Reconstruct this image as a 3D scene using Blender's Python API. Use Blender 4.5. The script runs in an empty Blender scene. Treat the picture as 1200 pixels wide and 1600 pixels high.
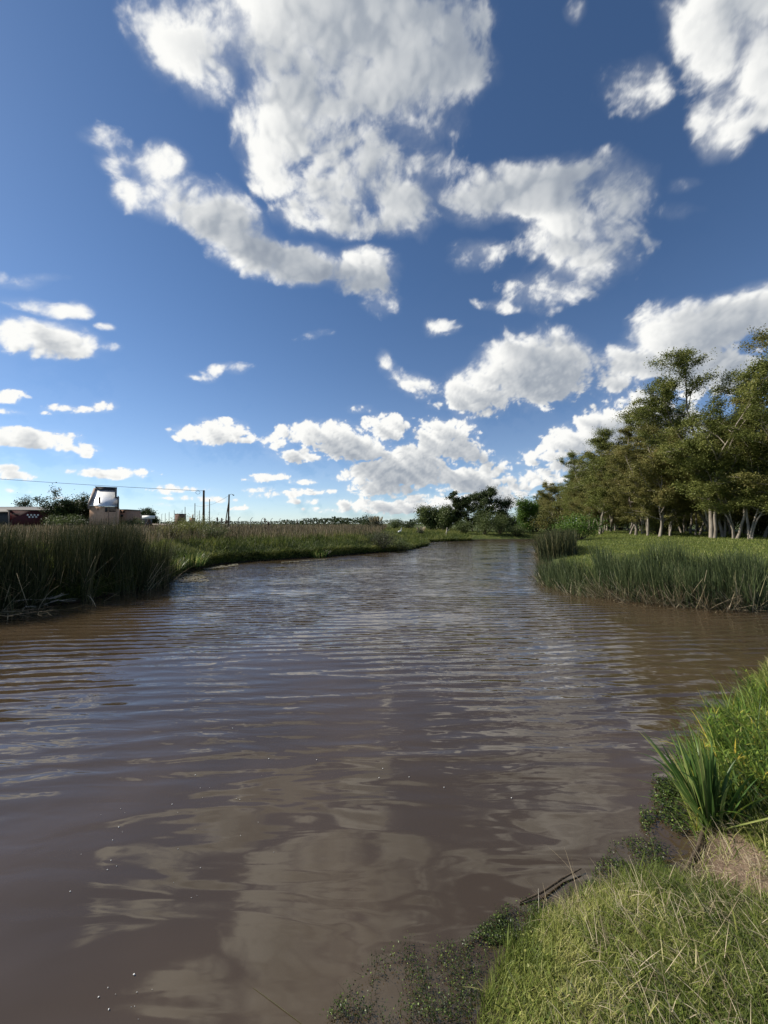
import bpy, math, random
import numpy as np

# ------------------------------------------------------------------ camera, sky light, sun, exposure
scene = bpy.context.scene
COL = scene.collection
EYE = 2.0                                  # eye height above the water, metres
PITCH = math.atan(18/600)
cam_data = bpy.data.cameras.new("camera")
cam_data.sensor_fit = 'VERTICAL'; cam_data.sensor_height = 36.0; cam_data.lens = 13.5
cam_data.clip_start = 0.05; cam_data.clip_end = 20000
cam = bpy.data.objects.new("camera", cam_data); COL.objects.link(cam)
cam.location = (0, 0, EYE); cam.rotation_euler = (math.pi/2 + PITCH, 0, 0)
scene.camera = cam

SUN_AZ, SUN_EL = -74.0, 36.0               # degrees, left of the view direction (+Y) and up
world = bpy.data.worlds.new("World"); scene.world = world; world.use_nodes = True
wt = world.node_tree; bg = wt.nodes["Background"]
sky = wt.nodes.new("ShaderNodeTexSky"); sky.sky_type = 'NISHITA'; sky.sun_disc = False
sky.sun_elevation = math.radians(SUN_EL); sky.sun_rotation = math.radians(SUN_AZ)
sky.altitude = 0; sky.air_density = 0.72; sky.dust_density = 0.15; sky.ozone_density = 3.0
_hs = wt.nodes.new("ShaderNodeHueSaturation"); _hs.inputs["Saturation"].default_value = 1.0
_tn = wt.nodes.new("ShaderNodeMix"); _tn.data_type = 'RGBA'; _tn.blend_type = 'MULTIPLY'; _tn.inputs[0].default_value = 1.0; _tn.inputs[7].default_value = (0.84, 1.0, 1.10, 1)
wt.links.new(sky.outputs[0], _hs.inputs["Color"]); wt.links.new(_hs.outputs[0], _tn.inputs[6]); wt.links.new(_tn.outputs[2], bg.inputs[0]); bg.inputs[1].default_value = 0.060
sd = bpy.data.lights.new("sun", 'SUN'); sd.energy = 4.0; sd.angle = math.radians(0.5); sd.color = (1.0, 0.93, 0.82)
sun = bpy.data.objects.new("sun", sd); COL.objects.link(sun)
_a, _e = math.radians(SUN_AZ), math.radians(SUN_EL)
SUNV = (math.sin(_a)*math.cos(_e), math.cos(_a)*math.cos(_e), math.sin(_e))
from mathutils import Vector, Matrix
sun.rotation_euler = Vector(SUNV).to_track_quat('Z', 'Y').to_euler()
sun.location = (-60, 30, 50)
vs = scene.view_settings
vs.view_transform = 'Standard'; vs.look = 'None'; vs.exposure = 0.9; vs.gamma = 1.0; vs.use_curve_mapping = False
scene.cycles.max_bounces = 6; scene.cycles.diffuse_bounces = 2; scene.cycles.glossy_bounces = 3
scene.cycles.transmission_bounces = 4; scene.cycles.transparent_max_bounces = 8

random.seed(11)
RNG = np.random.RandomState(11)

# ------------------------------------------------------------------ helpers
def at(x, y, z=0.0):
    """ground point (height z) seen at photograph position x, y (1200 x 1600)"""
    v = ((x-600)/600, 1.0, (800-y)/600); c, s = math.cos(PITCH), math.sin(PITCH)
    v = (v[0], v[1]*c - v[2]*s, v[1]*s + v[2]*c)
    t = (z-EYE)/v[2]
    return (v[0]*t, v[1]*t)
def up(x, y, dist):
    """x offset and height of the direction x, y at a forward distance"""
    v = ((x-600)/600, 1.0, (800-y)/600); c, s = math.cos(PITCH), math.sin(PITCH)
    v = (v[0], v[1]*c - v[2]*s, v[1]*s + v[2]*c)
    return v[0]/v[1]*dist, EYE + v[2]/v[1]*dist
def tag(o, label=None, cat=None, group=None, kind=None):
    if label: o["label"] = label
    if cat: o["category"] = cat
    if group: o["group"] = group
    if kind: o["kind"] = kind
    return o
def thing(name, label, cat, loc=(0, 0, 0), rotz=0.0, group=None):
    o = bpy.data.objects.new(name, None); COL.objects.link(o); o.empty_display_size = 0.2
    o.location = loc; o.rotation_euler = (0, 0, rotz)
    return tag(o, label, cat, group)
class MB:
    """collects faces and builds ONE mesh object"""
    def __init__(self): self.v = []; self.f = []; self.t = []; self.n = 0
    def add(self, verts, faces, tint=0.5):
        verts = np.asarray(verts, np.float32).reshape(-1, 3); faces = np.asarray(faces, np.int32)
        self.v.append(verts); self.f.append(faces + self.n); self.n += len(verts)
        self.t.append(np.broadcast_to(np.asarray(tint, np.float32), (len(verts),)))
        return self
    def box(self, x0, x1, y0, y1, z0, z1, tint=0.5):
        v = [(x, y, z) for z in (z0, z1) for y in (y0, y1) for x in (x0, x1)]
        return self.add(v, [(0, 2, 3, 1), (4, 5, 7, 6), (0, 1, 5, 4), (2, 6, 7, 3), (0, 4, 6, 2), (1, 3, 7, 5)], tint)
    def tube(self, pts, radii, sides=6, tint=0.5, cap=True):
        pts = [Vector(p) for p in pts]; n = len(pts)
        if not hasattr(radii, '__len__'): radii = [radii]*n
        vs_ = []; ref = Vector((0.31, 0.83, 0.11))
        for i, p in enumerate(pts):
            d = (pts[min(i+1, n-1)] - pts[max(i-1, 0)]).normalized()
            a = d.cross(ref); a = a.normalized() if a.length > 1e-3 else d.orthogonal().normalized()
            b = d.cross(a)
            for k in range(sides):
                t = 2*math.pi*k/sides
                vs_.append(p + (a*math.cos(t) + b*math.sin(t))*radii[i])
        fs = [(i*sides+k, i*sides+(k+1) % sides, (i+1)*sides+(k+1) % sides, (i+1)*sides+k) for i in range(n-1) for k in range(sides)]
        self.add([tuple(v) for v in vs_], fs, tint)
        if cap:
            base = [tuple(v) for v in vs_[-sides:]]; c = tuple(pts[-1])
            self.add(base + [c], [(k, (k+1) % sides, sides, sides) for k in range(sides)], tint)
            base = [tuple(v) for v in vs_[:sides]]; c = tuple(pts[0])
            self.add(base + [c], [((k+1) % sides, k, sides, sides) for k in range(sides)], tint)
        return self
    def build(self, name, mat, parent=None, smooth=False):
        me = bpy.data.meshes.new(name)
        V = np.concatenate(self.v); T = np.concatenate(self.t)
        starts = []; loops = []; pos = 0
        for f in self.f:
            if f.shape[1] == 4:
                tri = f[:, 3] == f[:, 2]
                q = f[~tri]; t3 = f[tri][:, :3]
            else: q = f[:0]; t3 = f
            if len(q): loops.append(q.ravel()); starts.append(pos + 4*np.arange(len(q))); pos += 4*len(q)
            if len(t3): loops.append(t3.ravel()); starts.append(pos + 3*np.arange(len(t3))); pos += 3*len(t3)
        loops = np.concatenate(loops).astype(np.int32); starts = np.concatenate(starts).astype(np.int32)
        me.vertices.add(len(V)); me.vertices.foreach_set("co", V.ravel())
        me.loops.add(len(loops)); me.loops.foreach_set("vertex_index", loops)
        me.polygons.add(len(starts)); me.polygons.foreach_set("loop_start", starts)
        a = me.attributes.new("tint", 'FLOAT', 'POINT'); a.data.foreach_set("value", T.astype(np.float32))
        me.update(calc_edges=True); me.validate()
        if smooth: me.polygons.foreach_set("use_smooth", np.ones(len(me.polygons), bool))
        me.materials.append(mat)
        o = bpy.data.objects.new(name, me); COL.objects.link(o)
        if parent: o.parent = parent
        return o
def blades(mb, P, h, w, heading, lean, curl, face=None, segs=3, tint=None, taper=0.15):
    """ribbon leaves or stems: P roots (n,3), length h, width w, leaning along heading by lean, bending by curl"""
    P = np.asarray(P, np.float32); n = len(P)
    h, w, heading, lean, curl = [np.broadcast_to(np.asarray(q, np.float32), (n,)) for q in (h, w, heading, lean, curl)]
    if face is None: face = RNG.uniform(0, math.pi, n)
    if tint is None: tint = RNG.uniform(0, 1, n)
    face = np.broadcast_to(np.asarray(face, np.float32), (n,)); tint = np.broadcast_to(np.asarray(tint, np.float32), (n,))
    hx, hy = np.cos(heading), np.sin(heading); fx, fy = np.cos(face), np.sin(face)
    pos = P.copy(); V = np.zeros((n, (segs+1)*2, 3), np.float32)
    for i in range(segs+1):
        t = i/segs
        ww = w*0.5*(1-(1-taper)*t**1.6)
        V[:, 2*i, 0] = pos[:, 0]-fx*ww; V[:, 2*i, 1] = pos[:, 1]-fy*ww; V[:, 2*i, 2] = pos[:, 2]
        V[:, 2*i+1, 0] = pos[:, 0]+fx*ww; V[:, 2*i+1, 1] = pos[:, 1]+fy*ww; V[:, 2*i+1, 2] = pos[:, 2]
        ang = lean + curl*(t+0.5/segs); st = h/segs
        pos = pos + np.stack([hx*np.sin(ang)*st, hy*np.sin(ang)*st, np.cos(ang)*st], 1)
    base = (np.arange(n)*(segs+1)*2)[:, None]
    F = np.concatenate([base + np.array([2*i, 2*i+1, 2*i+3, 2*i+2])[None] for i in range(segs)], 0)
    mb.add(V.reshape(-1, 3), F, np.repeat(tint, (segs+1)*2))
    return mb
def leaves(mb, P, size, flat=0.5, tint=None, aspect=0.5, rng=RNG):
    """diamond leaves with random orientation (flat=1: lying, 0: any way)"""
    n = len(P); P = np.asarray(P, np.float32); size = np.broadcast_to(np.asarray(size, np.float32), (n,))
    a = rng.uniform(0, 2*math.pi, n); u = np.stack([np.cos(a), np.sin(a), rng.normal(0, 0.9*(1-flat)+0.08, n)], 1)
    u /= np.linalg.norm(u, axis=1)[:, None]
    nrm = np.stack([rng.normal(0, 1, n)*(1-flat), rng.normal(0, 1, n)*(1-flat), np.abs(rng.normal(0.7, 0.5, n))+0.05], 1)
    v = np.cross(nrm, u); v /= np.linalg.norm(v, axis=1)[:, None]+1e-6
    s = size[:, None]
    V = np.stack([P-u*s*0.5, P+v*s*aspect*0.5, P+u*s*0.5, P-v*s*aspect*0.5], 1)
    F = (np.arange(n)*4)[:, None] + np.arange(4)[None]
    if tint is None: tint = rng.uniform(0, 1, n)
    mb.add(V.reshape(-1, 3), F, np.repeat(np.asarray(tint, np.float32), 4))
    return mb

# ------------------------------------------------------------------ materials
def nodes_of(name):
    m = bpy.data.materials.new(name); m.use_nodes = True; nt = m.node_tree
    return m, nt, nt.nodes["Principled BSDF"], nt.nodes["Material Output"]
def ramp(nt, stops):
    r = nt.nodes.new("ShaderNodeValToRGB"); e = r.color_ramp.elements
    while len(e) < len(stops): e.new(0.5)
    for q, (p, c) in zip(e, stops): q.position = p; q.color = (*c, 1)
    return r
def foliage(name, stops, translucency=0.3, rough=0.6, noise_scale=0.6, noise_amt=0.25, spec=0.2):
    m, nt, bs, out = nodes_of(name); L = nt.links.new
    at_ = nt.nodes.new("ShaderNodeAttribute"); at_.attribute_name = "tint"
    geo = nt.nodes.new("ShaderNodeNewGeometry")
    nz = nt.nodes.new("ShaderNodeTexNoise"); nz.inputs["Scale"].default_value = noise_scale; nz.inputs["Detail"].default_value = 3
    L(geo.outputs["Position"], nz.inputs["Vector"])
    ma = nt.nodes.new("ShaderNodeMath"); ma.operation = 'MULTIPLY_ADD'; ma.inputs[1].default_value = noise_amt*4; ma.inputs[2].default_value = -noise_amt*2
    L(nz.outputs[0], ma.inputs[0])
    ad = nt.nodes.new("ShaderNodeMath"); ad.operation = 'ADD'; L(at_.outputs["Fac"], ad.inputs[0]); L(ma.outputs[0], ad.inputs[1])
    r = ramp(nt, stops); L(ad.outputs[0], r.inputs[0])
    L(r.outputs[0], bs.inputs["Base Color"]); bs.inputs["Roughness"].default_value = rough
    bs.inputs["Specular IOR Level"].default_value = spec
    tr = nt.nodes.new("ShaderNodeBsdfTranslucent"); L(r.outputs[0], tr.inputs[0])
    mx = nt.nodes.new("ShaderNodeMixShader"); mx.inputs[0].default_value = translucency
    L(bs.outputs[0], mx.inputs[1]); L(tr.outputs[0], mx.inputs[2]); L(mx.outputs[0], out.inputs[0])
    return m
def surface(name, c1, c2, scale=4.0, rough=0.8, metallic=0.0, bump=0.0, stretch=(1, 1, 1), spec=0.3, detail=5):
    m, nt, bs, out = nodes_of(name); L = nt.links.new
    tc = nt.nodes.new("ShaderNodeTexCoord"); mp = nt.nodes.new("ShaderNodeMapping"); mp.inputs["Scale"].default_value = stretch
    nz = nt.nodes.new("ShaderNodeTexNoise"); nz.inputs["Scale"].default_value = scale; nz.inputs["Detail"].default_value = detail
    nz.inputs["Roughness"].default_value = 0.65
    L(tc.outputs["Object"], mp.inputs[0]); L(mp.outputs[0], nz.inputs["Vector"])
    r = ramp(nt, [(0.3, c1), (0.7, c2)]); L(nz.outputs[0], r.inputs[0]); L(r.outputs[0], bs.inputs["Base Color"])
    bs.inputs["Roughness"].default_value = rough; bs.inputs["Metallic"].default_value = metallic; bs.inputs["Specular IOR Level"].default_value = spec
    if bump:
        b = nt.nodes.new("ShaderNodeBump"); b.inputs["Strength"].default_value = 1; b.inputs["Distance"].default_value = bump
        L(nz.outputs[0], b.inputs["Height"]); L(b.outputs[0], bs.inputs["Normal"])
    return m

CLOUDS = [  # azimuth, elevation, half width, half height, tilt (degrees), density
    (-16.4,51.9,11.92,4.04,15,1), (1,53.8,8.8,3.08,-1,1), (-3.9,50.2,11.99,3.77,3,0.95), (8.4,50.4,5.6,2.66,-8,0.8), (-15.4,46.1,5.44,4.41,38,1),
    (-16.2,42.4,3.61,2.55,22,0.9), (-3.9,45.4,7.41,2.24,-7,0.6), (3.9,47.1,5.02,3.53,-6,0.45), (-26.7,49.1,4.64,2.82,34,0.9), (-25,47.5,3.64,2.31,33,0.8),
    (-36.6,39.6,1.6,1.11,19,0.35), (-34.4,38.5,2.09,1.54,27,0.5), (-31.3,39,3.1,2.08,43,1), (-34,36.3,2.14,1.4,42,0.7), (-30.2,37,4.59,2.37,18,1),
    (-23.5,36.9,4.85,2.87,0,1), (-20.1,34.5,4.36,2.87,-7,0.95), (-12.5,33.8,6.76,2.57,2,1), (-3.9,33.7,5.49,2.88,3,0.95), (-0.5,30.5,2.01,1.76,1,0.3),
    (-12.5,39.4,4.58,1.49,20,0.6), (-5.9,42.2,5.05,3.4,7,0.75), (-7.8,38.6,5.65,1.81,5,0.55), (3.9,40.3,4.61,3.26,-5,0.85), (7,43.1,3.97,1.7,-6,0.5),
    (10.2,40.8,2.9,1.46,-9,0.5), (15.3,39.8,5.11,2.62,1,0.8), (23.1,39.2,7.55,3.15,-14,1), (31.6,37.6,3.93,2.49,-37,0.8), (27.1,34.2,6.52,4.26,-29,1),
    (23.8,29.7,5.2,2.61,-7,0.7), (13.9,34.9,3.35,1.54,-10,0.45), (18.7,28.3,3.57,0.63,-18,0.25), (33.4,44,2.84,1.78,-40,0.45), (41.2,45,4.86,2.56,-48,1),
    (44.8,40.5,4.25,2.39,-64,1), (42.3,38.4,3.28,1.96,-62,0.95), (45.7,44.8,4.15,1.91,-49,1), (28.3,50.8,0.96,0.65,-53,0.3), (39.4,35.3,1.35,0.62,-17,0.25),
    (38.8,33.3,1.32,0.49,-28,0.15), (8.2,27.4,2.61,1.31,-1,0.5), (-10.1,26.1,2.12,0.62,5,0.2), (21.6,20.1,8.33,5.22,-12,1), (13.7,18.4,5.55,3.73,-8,0.9),
    (26.4,20.1,2.93,2.47,-39,0.5), (17.3,22.2,4.12,2.7,-11,0.8), (8.6,17.4,1.8,0.87,-3,0.3), (1.9,21.8,2.96,1.21,-48,0.3), (5.3,19.8,3.79,1.71,-11,0.4),
    (0.2,23.5,1.32,1.06,-90,0.4), (37.9,21,5.31,3.65,-30,1), (34,19.1,4.1,3.08,-29,0.9), (43,21.8,2.97,2.63,-26,1), (45.2,22,3.17,2.22,-63,1),
    (40.1,17,6.16,3.41,-20,1), (31.6,17.6,2.91,2.18,-24,0.7), (31.1,12,5.45,3.68,2,1), (26.7,10.7,4.69,2.16,-7,0.9), (34.6,13.1,4.29,3.11,-18,1),
    (24.3,9.7,4.88,1.19,-5,0.7), (37.6,9.6,4.5,3.53,-81,1), (-9.5,13.1,6.57,2.17,2,0.8), (0,14.1,4.1,2.19,0,0.8), (-15.9,11.7,2.09,1.33,5,0.6),
    (-12.3,9.7,4.52,1.65,2,0.7), (-3.8,10.7,5.82,2.42,1,0.85), (3.8,9.3,6.78,2.81,-1,0.9), (9.5,11,5.5,2.57,-2,0.8), (10,13.9,3.8,1.8,-3,0.6),
    (13.2,9.8,2.69,2.36,-9,0.7), (0,5.3,5.91,2.28,0,0.8), (5.7,6.9,8.66,2.26,-1,0.8), (12.4,5.4,5.63,1.86,-1,0.7), (-3.8,7.2,5.11,1.13,1,0.5),
    (22.7,6.2,4.21,1.75,-3,0.7), (18.5,5.1,3.6,1.62,-2,0.7), (26.7,7.3,4.1,1.35,-4,0.7), (17.6,2.5,4.51,1.27,-1,0.6), (9.5,2.9,12.05,1.32,0,0.6),
    (29.6,4.8,5.76,1.82,-3,0.7), (-24.2,12.2,5.04,2.1,6,0.95), (-19.4,11.7,1.68,0.78,5,0.5), (-16.7,6.6,3.15,0.73,2,0.6), (-11.8,6.2,2.46,0.56,1,0.5),
    (-23.3,20.2,2.85,0.69,19,0.4), (-25.3,19.1,2.04,0.62,10,0.45), (-21,20.7,2.07,0.71,9,0.4), (-41.6,20,4.41,2.12,2,1), (-44.2,19.5,3.08,1.95,31,0.8),
    (-39.8,23.2,2.13,0.96,23,0.6), (-44.3,24.7,2.17,0.65,24,0.25), (-40.5,18.8,3.32,1.09,17,0.7), (-36.7,22.4,0.97,0.39,19,0.3), (-44.7,13.3,1.86,0.7,15,0.7),
    (-44.3,12,1.19,0.33,12,0.3), (-38.6,13.1,3.5,0.57,10,0.45), (-36.4,13.8,1.61,0.8,13,0.55), (-42.9,9.1,4.71,1.65,5,1), (-39.4,8.5,3.06,0.88,1,0.7),
    (-47,8.3,3.15,1.65,12,1), (-44.4,5.2,2.65,0.61,5,0.6), (-36,6,4.89,0.92,4,0.75), (-44.6,6,1.65,0.54,7,0.6), (-42,3.7,2.64,0.42,3,0.25),
    (-28.1,4.5,3.87,0.76,2,0.5), (-23.9,3.3,3.36,0.52,1,0.35), (-28.8,3.3,2.49,0.33,2,0.4), (-15.8,3.9,4.24,0.92,1,0.45), (-11.8,2.9,3.11,0.56,1,0.4),
    (-3.8,3,4.18,0.86,0,0.45), (-7.6,1.7,5.63,0.47,0,0.3), (3.8,1.7,7.6,0.67,0,0.5), (1.9,2.2,8.58,1.15,0,0.8), (-5.7,11.1,4.67,2.4,1,0.8),
    (8.6,12.9,4.58,2.54,-3,0.8), (1.9,7.4,8.54,2.84,0,0.9), (13.2,6.3,4.51,2.4,-2,0.8), (43.6,42.4,5.83,3.25,-56,1), (-11.3,4.5,3.67,0.65,1,0.5),
    (-18,4.8,2.59,0.63,2,0.45), (-22.6,2.3,4.07,0.44,1,0.4), (-30.3,2.3,2.85,0.33,1,0.35), (-38.7,3.2,2.33,0.37,3,0.35), (15,7.6,3.55,2.01,-3,0.6),
    (16.7,3.9,5.25,1.46,-1,0.7), (20.2,8.7,2.51,1.06,-4,0.5), (31,2.3,5.6,1.15,-1,0.6), (-42.5,22.9,2.44,0.74,9,0.35), (-37.2,20.1,1.79,0.53,16,0.35),
    (-42,26.1,1.57,0.44,23,0.25), (27.4,32.3,4.39,3.37,-46,0.9), (30.9,37.2,4.4,2.5,-30,0.6), (-3.8,16.6,2.76,0.71,1,0.3),
]
def make_noise(seed):
    rs = np.random.RandomState(seed)
    perm = rs.permutation(256).astype(np.int32); perm = np.concatenate([perm, perm, perm])
    g = rs.randn(256, 3).astype(np.float32); g /= np.linalg.norm(g, axis=1)[:, None]
    def noise(x, y, z):
        xi = np.floor(x).astype(np.int32); yi = np.floor(y).astype(np.int32); zi = np.floor(z).astype(np.int32)
        fx = (x - xi).astype(np.float32); fy = (y - yi).astype(np.float32); fz = (z - zi).astype(np.float32)
        xi &= 255; yi &= 255; zi &= 255
        u = fx*fx*fx*(fx*(fx*6-15)+10); v = fy*fy*fy*(fy*(fy*6-15)+10); w = fz*fz*fz*(fz*(fz*6-15)+10)
        def corner(dx, dy, dz):
            h = perm[perm[perm[xi+dx]+yi+dy]+zi+dz]
            gg = g[h]
            return gg[..., 0]*(fx-dx) + gg[..., 1]*(fy-dy) + gg[..., 2]*(fz-dz)
        def lerp(a, b, t): return a + (b-a)*t
        return lerp(lerp(lerp(corner(0,0,0), corner(1,0,0), u), lerp(corner(0,1,0), corner(1,1,0), u), v),
                    lerp(lerp(corner(0,0,1), corner(1,0,1), u), lerp(corner(0,1,1), corner(1,1,1), u), v), w)
    return noise

def fbm(noise, x, y, z, octaves, gain=0.5, billow=False):
    s = 0; a = 1.0; f = 1.0; t = 0
    for k in range(octaves):
        n = noise(x*f + 17.3*k, y*f + 5.1*k, z*f + 9.7*k)
        if billow: n = np.abs(n)*2 - 0.45
        s = s + a*n; t += a; a *= gain; f *= 2.03
    return s / t

def cloud_fields(az, el):
    """cloud opacity and brightness on a grid of azimuth x elevation (degrees)"""
    A, E = np.meshgrid(np.radians(az), np.radians(el), indexing='ij')
    A = A.astype(np.float32); E = E.astype(np.float32)
    X = np.sin(A)*np.cos(E); Y = np.cos(A)*np.cos(E); Z = np.sin(E)
    noise = make_noise(5)
    k = 1.0/(np.maximum(Z, -0.02) + 0.45)
    qx, qy, qz = X*k, Y*k, Z*k*1.3
    w1 = fbm(noise, qx*5, qy*5, qz*5+3, 5); w2 = fbm(noise, qx*5+31, qy*5, qz*5, 5)
    warp = 0.024/k
    ex, ey = np.cos(A), -np.sin(A)
    w3 = noise(qx*16, qy*16, qz*16+4); w4 = noise(qx*16+9, qy*16, qz*16)
    wx = (w1*2.0 + w3*0.5)*warp; wy = (w2*1.6 + w4*0.45)*warp
    PX = X + ex*wx; PY = Y + ey*wx; PZ = Z + wy
    B = np.full(X.shape, -1.0, np.float32)
    for (a0, e0, rw, rh, rot, w) in CLOUDS:
        a = math.radians(a0); e = math.radians(e0); r = math.radians(rot)
        c = (math.sin(a)*math.cos(e), math.cos(a)*math.cos(e), math.sin(e))
        eu = (math.cos(a), -math.sin(a), 0.0)
        nu = (-math.sin(a)*math.sin(e), -math.cos(a)*math.sin(e), math.cos(e))
        R = math.radians(max(rw, rh))*1.9 + 0.02
        i0, i1 = np.searchsorted(az, [a0-math.degrees(R)/max(0.25, math.cos(e)), a0+math.degrees(R)/max(0.25, math.cos(e))])
        j0, j1 = np.searchsorted(el, [e0-math.degrees(R), e0+math.degrees(R)])
        s = (slice(i0, i1), slice(j0, j1))
        px, py, pz = PX[s], PY[s], PZ[s]
        u = px*eu[0] + py*eu[1]; v = px*nu[0] + py*nu[1] + pz*nu[2]
        f = px*c[0] + py*c[1] + pz*c[2]
        u2 = (u*math.cos(r) + v*math.sin(r))/math.radians(rw)
        v2 = (-u*math.sin(r) + v*math.cos(r))/math.radians(rh)
        # flat base, domed top for the low clouds
        low = min(1.0, max(0.0, (22-e0)/14))
        v2 = np.where(v2 < 0, v2*(1+0.35*low), v2)
        rr = u2*u2 + v2*v2
        b = np.where(f > 0, w*(1-rr), -1)
        b = np.maximum(b, -1)
        # soft union
        cur = B[s]; h = np.clip(0.5+0.5*(b-cur)/0.25, 0, 1)
        B[s] = cur + (b-cur)*h + 0.25*h*(1-h)
    lowm = np.clip((26-np.degrees(E))/12, 0, 1); lowm = lowm*lowm*(3-2*lowm)
    def layers(f, o):
        # ragged wisps, cauliflower bulges, and their coarse versions for the shading
        hx, hy, hz = X*f+o, Y*f, Z*f*1.15
        jag = fbm(noise, hx+w1*1.2, hy, hz+w2*1.2, 8, 0.60)
        puff = fbm(noise, hx*1.3, hy*1.3+13, hz*1.3+w1, 7, 0.55, True)
        soft = fbm(noise, hx*1.3, hy*1.3+13, hz*1.3+w1, 3, 0.5, True)
        return jag, puff, soft
    j1, p1, s1 = layers(9.0, 7); j2, p2, s2 = layers(21.0, 3)
    jag = j1*(1-lowm) + j2*lowm; puff = p1*(1-lowm) + p2*lowm; soft = s1*(1-lowm) + s2*lowm
    N = jag*(2.9-1.7*lowm) + puff*(1.0+0.5*lowm)
    F = B*1.15 + N + 0.11 - 0.03*lowm
    H = B*1.0 + soft*1.5 + puff*0.9 + jag*0.5
    V = np.clip((B + 1.3*jag + 0.30)/0.9, 0, 1)                 # thin veil round the masses
    return X, Y, Z, F, H, V, lowm
def sample(F, ai, ei):
    ai = np.clip(ai, 0, F.shape[0]-1.001); ei = np.clip(ei, 0, F.shape[1]-1.001)
    i = ai.astype(np.int32); j = ei.astype(np.int32); u = ai-i; v = ei-j
    return (F[i, j]*(1-u)+F[i+1, j]*u)*(1-v) + (F[i, j+1]*(1-u)+F[i+1, j+1]*u)*v
def shade_clouds(F, H, V, lowm, az, el, sun_az, sun_el):
    soft = 0.85 - 0.50*lowm
    alpha = np.clip(F/soft, 0, 1)**1.15; alpha = alpha*alpha*(3-2*alpha)
    alpha = 1-(1-alpha)*(1-0.30*V*V*(1-0.35*lowm))
    haze = 0.36*np.exp(-np.clip(el, 0, 90)/7.5)[None, :]           # pale air towards the horizon
    alpha = 1-(1-alpha)*(1-haze)
    T = np.clip(0.5*F+0.5*H, 0, 1.2)*(F > 0)
    I, J = np.meshgrid(np.arange(len(az), dtype=np.float32), np.arange(len(el), dtype=np.float32), indexing='ij')
    A = az[:, None]+0*J; Ev = el[None, :]+0*J
    # direction on the sky from each point to the sun, in degrees; low clouds are also lit from above
    da = ((sun_az - A + 180) % 360 - 180)*np.cos(np.radians(Ev)); de = sun_el - Ev + 10 + 25*lowm
    m = np.sqrt(da*da+de*de)+1e-3; da /= m; de /= m
    step_scale = 0.30 + 0.030*np.clip(Ev, 0, 60)
    S = 0; G = 0; ia = np.arange(len(az)); ie = np.arange(len(el))
    HT = np.where(F > 0, H, np.minimum(H, 0))
    for k in range(1, 9):
        s = step_scale*(0.33*k**1.5)
        a2 = np.interp(A + da*s/np.maximum(0.3, np.cos(np.radians(Ev))), az, ia); e2 = np.interp(Ev + de*s, el, ie)
        S = S + sample(T, a2, e2)*(0.30+0.14*k)
        G = G + (HT - sample(HT, a2, e2))*(1.3/k**0.85)
    lum = 0.22 + 0.66*np.exp(-0.22*S) + 0.24*np.tanh(0.5*G)
    lum = lum - 0.10*np.clip(T-0.4, 0, 1) + 0.30*(1-np.clip(F/0.9, 0, 1))
    return alpha.astype(np.float32), np.clip(lum, 0, 1.0).astype(np.float32)
def spaced(lo, hi, fine_lo, fine_hi, fine, coarse):
    a = np.arange(lo, fine_lo, coarse); b = np.arange(fine_lo, fine_hi, fine); c = np.arange(fine_hi, hi, coarse)
    return np.concatenate([a, b, c, [hi]]).astype(np.float64)

# ------------------------------------------------------------------ sky dome with the cloud layer (transparent between clouds: the sky light shows through)
for _k in range(26):                       # clouds beside and behind the camera, in the same broken layer
    _az = random.choice([-1, 1])*random.uniform(88, 178); _el = random.uniform(4, 60)
    CLOUDS.append((_az, _el, random.uniform(4, 12)*(0.5+_el/50), random.uniform(2, 5)*(0.5+_el/40), random.uniform(-20, 20), 0.9))
def make_sky():
    az = spaced(-180, 180, -58, 58, 0.11, 1.5); el = spaced(-1, 89, -0.6, 58, 0.11, 1.5)
    X, Y, Z, F, H, N, lowm = cloud_fields(az, el)
    al, lu = shade_clouds(F, H, N, lowm, az, el, SUN_AZ, SUN_EL)
    R = 6000.0
    V = np.stack([X*R, Y*R, Z*R], -1).reshape(-1, 3)
    n0, n1 = X.shape
    i = (np.arange(n0-1)[:, None]*n1 + np.arange(n1-1)[None]).ravel()
    Fc = np.stack([i, i+1, i+n1+1, i+n1], 1)
    mb = MB(); mb.add(V, Fc, al.ravel())
    m, nt, bs, out = nodes_of("cloud_layer"); L = nt.links.new; nt.nodes.remove(bs)
    a1 = nt.nodes.new("ShaderNodeAttribute"); a1.attribute_name = "tint"
    a2 = nt.nodes.new("ShaderNodeAttribute"); a2.attribute_name = "light"
    r = ramp(nt, CLOUD_RAMP); L(a2.outputs["Fac"], r.inputs[0])
    em = nt.nodes.new("ShaderNodeEmission"); L(r.outputs[0], em.inputs[0])
    tp = nt.nodes.new("ShaderNodeBsdfTransparent"); mx = nt.nodes.new("ShaderNodeMixShader")
    L(a1.outputs["Fac"], mx.inputs[0]); L(tp.outputs[0], mx.inputs[1]); L(em.outputs[0], mx.inputs[2]); L(mx.outputs[0], out.inputs[0])
    m.cycles.emission_sampling = 'NONE'
    o = mb.build("sky", m, smooth=True)
    a = o.data.attributes.new("light", 'FLOAT', 'POINT'); a.data.foreach_set("value", lu.ravel().astype(np.float32))
    return tag(o, kind="structure")
CLOUD_RAMP = [(0.0, (0.125, 0.148, 0.19)), (0.38, (0.215, 0.236, 0.265)), (0.72, (0.345, 0.357, 0.367)), (1.0, (0.53, 0.53, 0.515))]
sky_dome = make_sky()

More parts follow.
